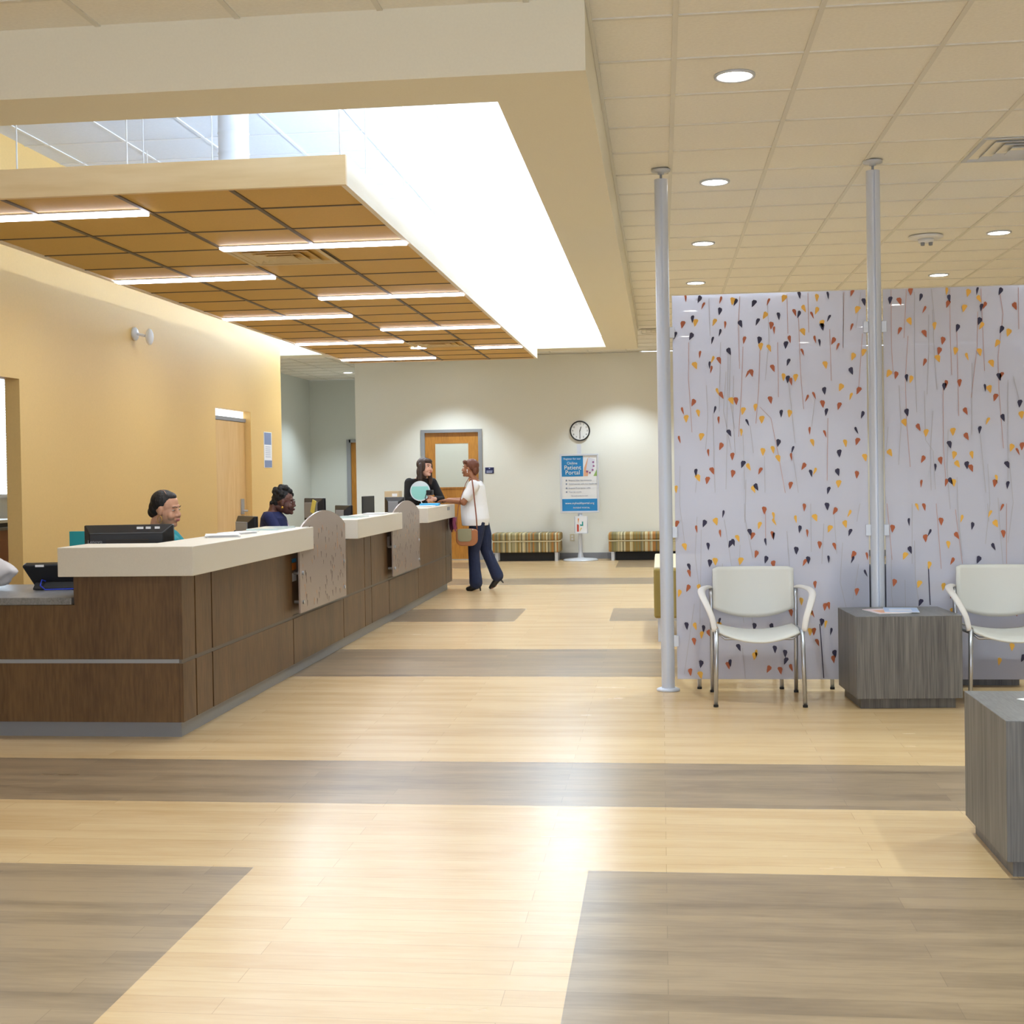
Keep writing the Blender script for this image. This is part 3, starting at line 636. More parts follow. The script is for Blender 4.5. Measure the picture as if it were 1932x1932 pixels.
# pink cloth hanging at the end of the desk
mat('pink_cloth', (214, 120, 160), .8); mat('plum_cloth', (96, 40, 70), .8)
t = thing('hanging_cloth', 'pink and plum cloth hanging at the far end of the desk', 'cloth', (-2.53, 16.28, .89))
def drape(bm, x0, x1, y, z0, z1, n=12):
    A = []
    for th in (0, .008):
        for k in range(n + 1):
            x = x0 + (x1 - x0) * k / n; yy = y + .012 * math.sin(k * 1.3) + th
            A.append([bm.verts.new((x, yy, z1)), bm.verts.new((x + .012 * math.sin(k), yy - .01, (z0 + z1) / 2)), bm.verts.new((x + .01, yy, z0 + .02 * math.sin(k * .9)))])
    m_ = n + 1
    for s in (0, m_):
        for k in range(n):
            for q in (0, 1): bm.faces.new((A[s + k][q], A[s + k + 1][q], A[s + k + 1][q + 1], A[s + k][q + 1]))
    for q in (0, 2):
        for k in range(n): bm.faces.new((A[k][q], A[k + 1][q], A[m_ + k + 1][q], A[m_ + k][q]))
    for k in (0, n):
        for q in (0, 1): bm.faces.new((A[k][q], A[k][q + 1], A[m_ + k][q + 1], A[m_ + k][q]))
    return bm
obj('plum_fold', drape(BM(), -2.58, -2.53, 16.215, .72, .889), 'plum_cloth', t, smooth=True); obj('pink_fold', drape(BM(), -2.535, -2.485, 16.20, .73, .889), 'pink_cloth', t, smooth=True)
obj('hook', bx(-2.585, -2.49, 16.2, 16.24, .884, .8915), 'painted_grey', t)

# ================================================================== BACK WALL ITEMS
t = thing('wall_clock', 'round wall clock with black rim and white face on the back wall', 'clock', (-1.295, YB, 2.085))
CR = .155
b = BM(); tube(b, [(CR * math.cos(a), -.022, CR * math.sin(a)) for a in [2 * math.pi * k / 40 for k in range(40)]], .011, 8, closed=True); obj('rim', b, 'black_plastic', t, smooth=True, local=True)
b = BM(); cyl(b, (0, -.02, 0), CR - .004, .018, 40, axis='y'); obj('dial', b, 'paper', t, local=True)
ks = [text(str(h_), .042, 'black_matte', None, (-1.295 + .118 * math.sin(h_ * math.pi / 6), YB - .0215, 2.085 + .118 * math.cos(h_ * math.pi / 6)), FACE_CAM) for h_ in range(1, 13)]
for k in ks: k.name = 'numeral'; k.parent = t; k.matrix_parent_inverse = base_inv(t)
obj('minute_hand', bx(-.004, .004, -.027, -.025, -.115, .02), 'black_matte', t, local=True)
b = bx(-.005, .005, -.030, -.028, -.015, .07); bmesh.ops.rotate(b, verts=b.verts, matrix=Matrix.Rotation(math.radians(18), 3, 'Y')); obj('hour_hand', b, 'black_matte', t, local=True)
# room plate
t = thing('room_sign', 'small navy room sign on the wall right of the oak door', 'sign', (-2.79, YB, 1.465)); obj('plate', bx(-2.862, -2.718, YB - .008, YB - .001, 1.415, 1.515), 'navy', t, bevel=.002)
mat('pale_text', (190, 200, 230), .6)
obj('symbol', bx(-2.80, -2.78, YB - .0095, YB - .008, 1.492, 1.506), 'pale_text', t)
b = BM(); box(b, -2.84, -2.74, YB - .0095, YB - .008, 1.452, 1.462); box(b, -2.84, -2.745, YB - .0095, YB - .008, 1.43, 1.442); obj('text_lines', b, 'pale_text', t)
mat('beige_plastic', (214, 204, 176), .5)
t = thing('wall_outlet', 'beige wall outlet behind the poster stand', 'outlet', (-1.445, YB, .35)); obj('cover_plate', bx(-1.485, -1.41, YB - .006, YB - .0005, .29, .405), 'beige_plastic', t, bevel=.002)
b = BM(); box(b, -1.462, -1.433, YB - .008, YB - .006, .355, .385); box(b, -1.462, -1.433, YB - .008, YB - .006, .31, .34); obj('socket', b, 'white_plastic', t)
# poster stand
PY = 21.45; k_ = PY / 21.85
def sx(x): return x * k_
def sz(z): return 1.417 + (z - 1.417) * k_
x0, x1, z0, z1 = sx(-1.632), sx(-.999), sz(.751), sz(1.711); xc = (x0 + x1) / 2
t = thing('poster_stand', 'silver poster stand advertising the online patient portal', 'sign stand', (xc, PY, 0))
b = BM(); lathe(b, (xc, PY, 0), [(.28, 0), (.28, .012), (.26, .028), (.10, .04), (.03, .05)], 40); obj('base', b, 'alu', t, smooth=True)
b = BM(); tube(b, [(xc, PY, .04), (xc, PY, .14), (xc, PY, .75)], [.05, .032, .026], 16); box(b, xc - .035, xc + .035, PY + .0, PY + .02, .7, 1.86); obj('pole', b, 'alu', t, bevel=0)
b = BM(); f = .03
for a in ((x0, x1, z0, z0 + f), (x0, x1, z1 - f, z1), (x0, x0 + f, z0 + f, z1 - f), (x1 - f, x1, z0 + f, z1 - f)): box(b, a[0], a[1], PY - .03, PY - .002, a[2], a[3])
box(b, x0 + .005, x1 - .005, PY - .01, PY - .002, z0 + .005, z1 - .005)
obj('poster_frame', b, 'alu', t, bevel=.003)
mat('poster_white', (235, 238, 245), .5); mat('poster_blue', (22, 132, 200), .5)
Yp = PY - .02
po = obj('poster', bx(x0 + f, x1 - f, Yp, PY - .01, z0 + f, z1 - f), 'poster_white', t)
W_, Hh = x1 - x0 - 2 * f, z1 - z0 - 2 * f; ax, az = x0 + f, z1 - f
def R_(u0, u1, v0, v1, m, nm, d=.0015): return obj(nm, bx(ax + u0 * W_, ax + u1 * W_, Yp - d, Yp, az - v1 * Hh, az - v0 * Hh), m, po)
R_(0, .61, 0, .375, 'poster_blue', 'title_block'); R_(0, 1, .78, 1, 'poster_blue', 'footer_block')
mat('skin_print', (222, 170, 140), .6); mat('phone_print', (214, 218, 236), .5); mat('violet_print', (150, 90, 150), .6); mat('green_print', (150, 190, 110), .6)
b = BM(); prism(b, [(ax + W_ * u, az - Hh * v) for u, v in ((.62, .37), (.64, .22), (.74, .05), (.80, .02), (.78, .2), (.74, .37))], 'y', Yp - .0015, Yp); obj('hand_print', b, 'skin_print', po)
b = BM(); prism(b, [(ax + W_ * u, az - Hh * v) for u, v in ((.76, .03), (.95, .07), (.88, .30), (.69, .26))], 'y', Yp - .003, Yp - .001); obj('phone_print', b, 'phone_print', po)
b = BM()
for u, v in ((.9, .12), (.91, .19), (.88, .26), (.72, .29), (.8, .31)): prism(b, [(ax + W_ * (u + .03 * math.cos(a)), az - Hh * (v + .018 * math.sin(a))) for a in [k * math.pi / 4 for k in range(8)]], 'y', Yp - .004, Yp - .001)
obj('fingertip_print', b, 'violet_print', po)
b = BM(); prism(b, [(ax + W_ * u, az - Hh * v) for u, v in ((.9, .37), (.999, .37), (.999, .25))], 'y', Yp - .0015, Yp); obj('corner_print', b, 'green_print', po)
def T_(s, size, u, v, m='paper', align='CENTER', d=.003, sx_=1): 
    return text(s, size, m, None, (ax + u * W_, Yp - d, az - v * Hh), FACE_CAM, align=align, sx=sx_)
ks = [T_('Register for our', .042, .30, .055), T_('Online', .062, .30, .135), T_('Patient', .098, .31, .215), T_('Portal', .098, .31, .305), T_('www.myhealthportal.org', .046, .5, .86), T_('PATIENT PORTAL', .034, .55, .945)]
for k in ks: k.name = 'text_line'; k.parent = po
mat('text_grey', (120, 132, 160), .6)
ks = [T_(s, .032, .19, v, 'text_grey', 'LEFT') for s, v in (('Request New Appointments', .445), ('Communicate with your health team', .51), ('Request Prescription refills', .585), ('View lab results', .655))] + [T_('Ask a staff member for details', .022, .5, .725, 'text_grey')]
for k in ks: k.name = 'text_line'; k.parent = po
for v in (.445, .51, .585, .655): obj('bullet', bx(ax + .11 * W_, ax + .15 * W_, Yp - .003, Yp, az - (v + .014) * Hh, az - (v - .014) * Hh), 'text_grey', po)
# brochure holder under the poster
bx0, bx1, bz0, bz1 = sx(-1.405), sx(-1.185), sz(.416), sz(.687)
mat('acrylic', (225, 230, 240), .15)
b = BM(); box(b, bx0, bx1, PY - .075, PY - .03, bz0, bz0 + .006); box(b, bx0, bx0 + .005, PY - .075, PY - .03, bz0, bz1); box(b, bx1 - .005, bx1, PY - .075, PY - .03, bz0, bz1); box(b, bx0, bx1, PY - .036, PY - .03, bz0, bz1)
box(b, bx0 + .08, bx1 - .08, PY - .03, PY - .02, bz0 + .05, bz1 + .03)
h_ = obj('brochure_holder', b, 'acrylic', t)
b = bx(bx0 + .01, bx1 - .01, PY - .062, PY - .04, bz0 + .008, bz1 + .01)
bt = obj('brochure', b, 'poster_white'); tag(bt, 'white brochures with coloured figures in the holder below the poster', 'brochure')
mat('red_print', (200, 70, 50), .6); mat('gold_print', (225, 180, 70), .6)
for pts, m in (([(bx0 + .04, bz0 + .03), (bx0 + .07, bz0 + .03), (bx0 + .07, bz0 + .14), (bx0 + .04, bz0 + .15)], 'red_print'), ([(bx0 + .08, bz0 + .02), (bx0 + .12, bz0 + .09), (bx0 + .10, bz0 + .09)], 'gold_print'), ([(bx0 + .06, bz0 + .15), (bx0 + .075, bz0 + .24), (bx0 + .055, bz0 + .24)], 'orange'), ([(bx0 + .09, bz0 + .12), (bx0 + .14, bz0 + .12), (bx0 + .14, bz0 + .19), (bx0 + .12, bz0 + .19), (bx0 + .12, bz0 + .14), (bx0 + .09, bz0 + .15)], 'teal')):
    obj('figure_print', prism(BM(), pts, 'y', PY - .0635, PY - .062), m, bt)
# paper notice on the yellow wall
t = thing('wall_notice', 'tall paper notice with blue header on the yellow wall, right of the maple door', 'notice', (XL, 15.89, 1.75))
obj('sheet', bx(XL, XL + .006, 15.74, 16.06, 1.53, 1.965), 'paper', t)
mat('slate', (128, 142, 172), .6)
b = BM(); box(b, XL + .006, XL + .008, 15.75, 16.03, 1.81, 1.955); box(b, XL + .006, XL + .008, 15.75, 16.05, 1.535, 1.62); obj('header_block', b, 'slate', t)
b = BM()
for k in range(6): box(b, XL + .006, XL + .008, 15.79, 16.0, 1.66 + k * .024, 1.665 + k * .024)
obj('text_lines', b, 'slate', t)
# benches
def bench(x0, x1, y0, y1, zt, label, mname='bench_stripe', zb=.14, ax_=0):
    t = thing('upholstered_bench', label, 'bench', ((x0 + x1) / 2, (y0 + y1) / 2, 0), 0, 'striped benches')
    zm = (zt + zb) / 2 + .02
    obj('seat_cushion', bx(x0, x1, y0, y1, zm + .012, zt), mname, t, bevel=.03)
    obj('upholstered_base', bx(x0 + .01, x1 - .01, y0 + .01, y1, zb, zm - .004), mname, t, bevel=.02)
    mat('piping', (226, 216, 184), .7); obj('piping', bx(x0 + .006, x1 - .006, y0 + .006, y1 - .01, zm - .006, zm + .014), 'piping', t, bevel=.006)
    for sx_, sy_ in ((x0 + .05, y0 + .05), (x1 - .1, y0 + .05), (x0 + .05, y1 - .1), (x1 - .1, y1 - .1)): obj('leg', bx(sx_, sx_ + .05, sy_, sy_ + .05, 0, zb + .005), 'alu', t)
    obj('plinth', bx(x0 + .12, x1 - .12, y0 + .12, y1 - .02, .0, zb), 'black_matte', t)  # black block filling the space between the legs
    return t
bench(-2.71, -1.60, 21.33, 21.80, .45, 'striped upholstered bench against the back wall, left of the poster stand')
bench(-.85, .55, 21.33, 21.80, .44, 'striped upholstered bench against the back wall, right of the poster stand')
t = thing('upholstered_bench', 'olive striped bench with cream top just behind the left pole', 'bench', (.28, 11.9, 0))
obj('upholstered_side', bx(-.07, .60, 11.1, 12.9, .2, .61), 'bench_stripe_y', t, bevel=.02)
mat('cream_vinyl', (222, 212, 184), .4); obj('seat_top', bx(-.065, .595, 11.12, 12.88, .59, .625), 'cream_vinyl', t, bevel=.01)
for x in (-.04, .53):
    for y in (11.16, 12.8): obj('leg', bx(x, x + .05, y, y + .05, 0, .2), 'alu', t)

# ================================================================== PATTERNED PARTITION
LEAVES = """b174,2516 d259,2507 b285,2464 b394,2498 y469,2488 d487,2481 d387,2426 d605,2468 b695,2476 y794,2494 d888,2514 y996,2493 d1066,2506 y81,2395 d218,2381 y237,2357 b155,2347 y355,2356 b421,2338 d522,2342 d626,2351 y670,2392 d757,2384 b858,2403 d882,2392 y919,2428 y993,2412 b967,2384 d1070,2361 y1031,2328 d1027,2308 b709,2326 b730,2296 d387,2290 d105,2279 d203,2272 d341,2242 b542,2238 d633,2234 b827,2236 y908,2279 b984,2231 d1010,2208 b1093,2218 b1123,2181 y646,2194 y696,2182 d803,2200 d90,2175 d448,2169 b904,2152 b261,2154 y338,2120 b381,2112 y227,2083 d322,2085 b329,2057 b556,2022 b582,2028 b717,2054 d815,2090 y1043,2067 y782,1997 d812,1982 b832,1968 y861,1991 y1136,1924 y371,1914 b396,1891 b211,1848 y454,1852 b482,1852 b698,1853 b926,1860 b973,1876 d1039,1904 b1023,1821 b1128,1805 b147,1797 y170,1746 y243,1779 d348,1799 b374,1732 y529,1787 y607,1808 y647,1730 d768,1766 y816,1765 d1048,1769 d85,1690 b124,1614 y264,1628 d438,1648 d554,1713 y513,1651 d743,1580 b943,1654 b1037,1632 y958,1577 y1161,1570 b382,1565 b306,1525 b458,1499 y646,1525 y710,1537 y743,1480 d835,1535 b827,1491 d1127,1507 d97,1428 d226,1400 y236,1364 b327,1408 b298,1348 b455,1389 d523,1447 y560,1431 b630,1403 b899,1429 d946,1383 y969,1396 d1116,1388 y1120,1314 y98,1295 y589,1287 d607,1302 b820,1308 d1055,1273 b1216,2517 d1287,2457 y1248,2409 b1211,2302 y1214,2116 y1284,2139 d1208,2026 b1249,1899 y1201,1865 d1268,1748 d1234,1650 b1238,1579 y1281,1477 b1229,1370 b1577,2515 d1634,2476 d1451,2463 b1505,2455 y1793,2509 y1922,2495 d1980,2505 d2116,2499 d1811,2464 b1802,2428 y1993,2456 b2020,2414 d2004,2401 y1901,2399 b2208,2404 b1655,2399 y1570,2328 b1505,2270 b1656,2248 y1720,2295 d1855,2278 d1987,2317 y2000,2288 d2120,2261 y2162,2241 b1765,2201 b1742,2137 y1735,2089 y1841,2134 y1915,2098 y1988,2123 y2093,2176 y2060,2050 b1653,2069 y1432,2004 b1477,1992 d1546,1973 y1569,1964 b1783,1930 d1775,1913 b1868,1934 d2105,1966 b2119,1973 d2019,1900 y2050,1892 b2083,1838 d2230,1797 y2240,1726 b1904,1757 d1546,1756 y1531,1693 b1616,1662 y1661,1625 y1825,1630 y2034,1692 d2129,1711 d1986,1638 b1908,1599 d1800,1549 y2173,1524 b2213,1498 b2241,1531 y1440,1505 b1635,1461 b1748,1450 d1712,1408 y1826,1484 y1851,1427 d1907,1419 b1929,1399 y1938,1483 d2148,1416 b1413,1361 b1627,1308 b1776,1312 d1808,1321 y1821,1310 y2082,1332 b2070,1303 d2151,1291 b99,1070 b224,1038 d270,1073 y349,1085 b374,1008 d392,1133 d294,926 y145,924 y482,974 d432,939 d454,949 y622,1056 d559,1012 b577,989 b595,873 y501,829 b650,1152 y709,1116 y716,1078 b700,995 d710,987 d659,951 d656,838 b707,808 y850,1094 d871,1030 b901,1168 b918,1004 y968,1100 b993,928 d847,894 d921,832 b901,817 d1043,1172 b1090,1143 y1060,1029 b1087,918 y1158,1059 y1180,1126 d1185,1005 b1201,865 d1196,833 d1048,837 d302,818 y336,828 d172,794 b172,754 b161,659 y106,626 y237,661 b965,676 b1287,855 d360,444 y355,418 y208,414 d150,416 d257,397 y248,358 b297,368 d578,410 d693,408 b809,498 y875,570 y934,503 b948,491 d1000,437 y1027,424 d1058,378 y926,376 b973,308 b196,316 d479,276 d705,265 d769,238 y582,222 d775,190 d237,171 b410,161 d426,177 b663,139 b810,148 b173,119 d1083,237 b1074,202 b1223,629 d1280,747 b1444,1027 y1417,1012 y1599,1161 b1641,1160 b1742,1068 y1868,1085 d1549,1068 d1671,999 b1650,964 b1842,979 y1785,922 d1932,1038 y2041,1112 y2079,1051 b2114,1151 b2119,986 d2063,907 d1556,891 y1522,853 b1807,819 d1966,826 y1667,794 y1607,674 b1801,607 y1755,658 b1411,831 b1451,685 y2163,278 y2086,187 d2228,209"""
STEMS = """r 517,2518 507,2337 509,2058;r 533,2197 519,1918 497,1625;g 323,2510 326,2272;r 812,2523 815,2273;r 942,2526 945,2276;g 1162,2519 1157,2173;r 639,2173 627,1915 607,1706;r 750,2219 751,1871;r 882,2375 891,2013 907,1791;g 815,1967 851,1576;r 190,2234 186,1996 203,1658;g 392,2229 377,1788;r 90,2033 131,1751;g 298,1958 305,1748 288,1545;g 453,2143 442,1885 474,1674;r 634,1811 702,1739 747,1494 785,1263;r 1075,2293 1081,1967;r 1057,1732 1047,1336;g 977,1852 955,1678;g 337,1782 344,1270;g 571,1693 589,1518;g 425,1640 413,1290;g 234,1398 219,1272;g 525,1638 531,1288;g 658,1496 658,1265;g 836,1493 867,1262;r 1165,2526 1156,2173;g 1270,2522 1237,2295;r 1277,2260 1249,1915;r 1549,2527 1531,2225;r 1634,2531 1634,2153;g 1702,2529 1721,2316;r 1455,2530 1454,2172 1462,1999;r 1813,2526 1813,2231 1820,1984;r 1853,2271 1859,1729;r 1981,2377 1975,2158 1936,1840;r 2002,2519 2018,2006;r 2117,2482 2133,2358 2100,2086 2104,1881 2127,1521;r 2227,2519 2227,2260;r 1556,2238 1536,1963 1541,1701 1560,1414;r 1766,1916 1763,1545 1776,1325;g 1986,1630 2018,1245;g 1652,1891 1655,1582 1701,1512 1712,1271;g 1428,1669 1413,1517;g 2191,1968 2229,1803;g 1944,2056 1936,1610;g 2158,1948 2151,1264;g 1599,2512 1594,2099 1604,1755;g 400,1097 441,801;r 660,1139 658,960;g 528,1198 529,1076;g 943,1192 942,886;g 1023,1064 1007,809;g 1248,1188 1228,1074;r 1415,1186 1442,831;d 1663,791 1672,544;g 1569,1184 1564,805;r 1716,1182 1742,771;r 1832,1143 1871,802;r 2142,1176 2138,800;g 2027,1178 2035,1064;d 990,427 1010,82;d 80,817 84,326 86,87;g 202,558 132,106;g 503,274 519,81;g 253,1035 236,429;g 384,815 393,557;g 545,582 575,415;g 1086,1140 1101,872;g 1237,807 1197,579"""

PYN = 8.68
def partition(xa, xb, za, zb, label):
    t = thing('partition_panel', label, 'partition', ((xa + xb) / 2, PYN, za), 0, 'patterned resin partition panels')
    b = bx(xa, xb, PYN - .006, PYN + .006, za, zb)
    rnd = random.Random(int(xa * 77) + 5); ci = {'d': 1, 'b': 2, 'y': 3}
    lv = [(s[0], *[int(q) / 1000 for q in s[1:].split(',')]) for s in LEAVES.split()]
    if xb > 2.2:
        for i in range(95):
            lv.append((rnd.choice('dby'), rnd.uniform(2.29, xb), rnd.uniform(za, zb)))
    for i in range(16): lv.append((rnd.choice('dby'), rnd.uniform(.1, 2.2), rnd.uniform(.08, .62)))
    for c, x, z in lv:
        if not (xa + .01 < x < xb - .01 and za + .015 < z < zb - .015): continue
        a = rnd.uniform(-.5, .5); kx = rnd.choice((.55, .8, 1, 1.1)) * (1 if c != 'y' else 1.15); sg = rnd.choice((-1, 1)); w_ = .0165 * kx; h_ = .026
        q = [(-w_ * .7, h_ * .7), (-w_ * .2, h_), (w_ * .8, h_ * .8), (w_, h_ * .3), (w_ * .6, -h_ * .3), (w_ * .1, -h_), (-w_ * .3, -h_ * .4)]
        ca, sa = math.cos(a), math.sin(a); pts = [(x + sg * u * ca - v * sa, z + sg * u * sa + v * ca) for u, v in q]
        pts = [(min(max(p[0], xa), xb), min(max(p[1], za), zb)) for p in pts]
        prism(b, pts, 'y', PYN - .0066, PYN + .0066, ci[c])
    st = []
    for s in STEMS.split(';'):
        q = s.split(); st.append((q[0], [tuple(int(v) / 1000 for v in p.split(',')) for p in q[1:]]))
    if xb > 2.2:
        for i in range(14):
            x = rnd.uniform(2.3, xb - .05); z = rnd.uniform(.8, 2.5); st.append((rnd.choice('rg'), [(x, z), (x + rnd.uniform(-.03, .03), z - .3), (x + rnd.uniform(-.05, .05), z - rnd.uniform(.4, .7))]))
    for i in range(26):
        x = rnd.uniform(.1, 2.25); z = rnd.uniform(.5, 2.5); st.append(('g', [(x, z), (x + rnd.uniform(-.02, .02), z - .25), (x + rnd.uniform(-.04, .04), z - .5)]))
    for c, P in st:
        P = [p for p in P if xa + .005 < p[0] < xb - .005 and za + .005 < p[1] < zb - .005]
        for (x0, z0), (x1, z1) in zip(P, P[1:]):
            w_ = .0016 if c != 'd' else .003
            prism(b, [(x0 - w_, z0), (x0 + w_, z0), (x1 + w_, z1), (x1 - w_, z1)], 'y', PYN - .0063, PYN + .0063, 4 if c == 'r' else (1 if c == 'd' else 5))
    obj('resin_sheet', b, ['resin', 'leaf_dark', 'leaf_rust', 'leaf_yellow', 'stem_rust', 'stem_grey'], t, fix=False)
    return t
partition(.088, 1.30, .075, 2.535, 'tall translucent panel patterned with falling petals, between the two poles')
partition(1.405, 2.62, .075, 2.535, 'tall translucent petal patterned panel right of the second pole, cut by the photo edge')
def pole(x, label, sides):
    t = thing('partition_pole', label, 'pole', (x, PYN, 0), 0, 'floor to ceiling partition poles')
    b = BM(); n = 40; prof = []
    for k in range(n):
        a = 2 * math.pi * k / n; r = .0425
        prof.append((x + r * math.cos(a), PYN + r * math.sin(a)))
    pr = [p for p in prof if abs(p[0] - x) > .004]
    # groove facing front and back
    out = []
    for p in sorted(prof, key=lambda p: math.atan2(p[1] - PYN, p[0] - x)):
        if abs(p[0] - x) < .0036:
            s = 1 if p[1] > PYN else -1
            o4 = [(x + .0035, PYN + s * .0423), (x + .0035, PYN + s * .034), (x - .0035, PYN + s * .034), (x - .0035, PYN + s * .0423)]
            out += o4 if s > 0 else o4[::-1]
        else: out.append(p)
    prism(b, out, 'z', .02, 3.28); obj('shaft', b, 'pole_alu', t)
    b = BM(); lathe(b, (x, PYN, 0), [(.074, 0), (.074, .012), (.055, .02), (.0, .021)], 32); obj('floor_flange', b, 'pole_alu', t, smooth=True)
    b = BM(); cyl(b, (x, PYN, 3.28), .008, .05, 12); obj('threaded_rod', b, 'painted_grey', t)
    b = BM(); lathe(b, (x, PYN, 3.312), [(.02, 0), (.022, .014), (.06, .018), (.062, .0305), (0, .0307)], 32); obj('ceiling_cap', b, 'alu', t, smooth=True)
    for s in sides:
        for z in (.32, 1.02, 2.30):
            b = BM(); a0, a1 = sorted((x + s * .040, x + s * .072)); box(b, a0, a1, PYN - .018, PYN - .0068, z - .035, z + .035); box(b, a0, a1, PYN + .0068, PYN + .018, z - .035, z + .035); obj('panel_clamp', b, 'alu', t, bevel=.002)
    return t
pole(.029, 'silver floor to ceiling pole at the left end of the patterned panels', (1,))
pole(1.353, 'silver floor to ceiling pole between the two patterned panels, behind the cube table', (-1, 1))

pole(2.677, 'silver floor to ceiling pole at the right end of the panels, beyond the photo edge', (-1,))
# ================================================================== CUBE TABLES
def cube_table(cx, cy, w_, d_, h_, rz, label):
    t = thing('cube_table', label, 'side table', (cx, cy, 0), rz, 'grey laminate cube tables')
    b = bx(-w_ / 2, w_ / 2, -d_ / 2, d_ / 2, .062, h_ - .003); obj('body', b, 'grey_laminate', t, local=True, bevel=.0015)
    obj('table_top', bx(-w_ / 2, w_ / 2, -d_ / 2, d_ / 2, h_ - .003, h_), 'grey_laminate_top', t, local=True)
    obj('plinth', bx(-w_ / 2 + .03, w_ / 2 - .03, -d_ / 2 + .045, d_ / 2 - .03, 0, .062), 'grey_laminate', t, local=True)
    return t
cube_table(1.408, 8.29, .61, .53, .545, math.radians(4), 'grey woodgrain cube side table between the two white chairs, magazines on top')
cube_table(1.46, 5.035, .61, .63, .545, 0, 'grey woodgrain cube side table at the right edge of the photo, nearest the camera')
cube_table(1.97, 9.18, .66, .61, .545, 0, 'dark grey cube side table seen behind the right patterned panel')
mat('mag_pink', (226, 206, 214), .5); mat('mag_blue', (176, 196, 232), .5)
for i, (x, y, rz, m, z, lab) in enumerate([(1.34, 8.28, .25, 'mag_pink', .546, 'pale pink magazine on the cube table between the chairs, left one'), (1.43, 8.31, -.12, 'mag_blue', .5495, 'pale blue magazine overlapping the pink one on the cube table'), (1.45, 5.08, .5, 'paper', .546, 'white open magazine on the cube table at the right edge of the photo')]):
    t = thing('magazine', lab, 'magazine', (x, y, z), rz)
    obj('pages', bx(-.10, .10, -.13, .13, 0, .003), 'paper', t, local=True); obj('cover', bx(-.1, .1, -.13, .13, .003, .0035), m, t, local=True)
    obj('cover_picture', bx(-.07, .06, -.09, .05, .0035, .0038), 'phone_print' if i else 'skin_print', t, local=True)
# ================================================================== CHAIRS
def shell(bm, rows, th):
    """grid of points rows[i][j] thickened along the local normal"""
    R = len(rows); C_ = len(rows[0]); V = [[Vector(p) for p in r] for r in rows]; top, bot = [], []
    for i in range(R):
        a, b = [], []
        for j in range(C_):
            du = V[i][min(j + 1, C_ - 1)] - V[i][max(j - 1, 0)]; dv = V[min(i + 1, R - 1)][j] - V[max(i - 1, 0)][j]
            n = du.cross(dv).normalized(); a.append(bm.verts.new(V[i][j] + n * th / 2)); b.append(bm.verts.new(V[i][j] - n * th / 2))
        top.append(a); bot.append(b)
    for i in range(R - 1):
        for j in range(C_ - 1):
            bm.faces.new((top[i][j], top[i][j + 1], top[i + 1][j + 1], top[i + 1][j])); bm.faces.new((bot[i][j], bot[i + 1][j], bot[i + 1][j + 1], bot[i][j + 1]))
    for i in range(R - 1):
        for j in (0, C_ - 1): bm.faces.new((top[i][j], top[i + 1][j], bot[i + 1][j], bot[i][j]))
    for j in range(C_ - 1):
        for i in (0, R - 1): bm.faces.new((top[i][j], bot[i][j], bot[i][j + 1], top[i][j + 1]))
    return bm
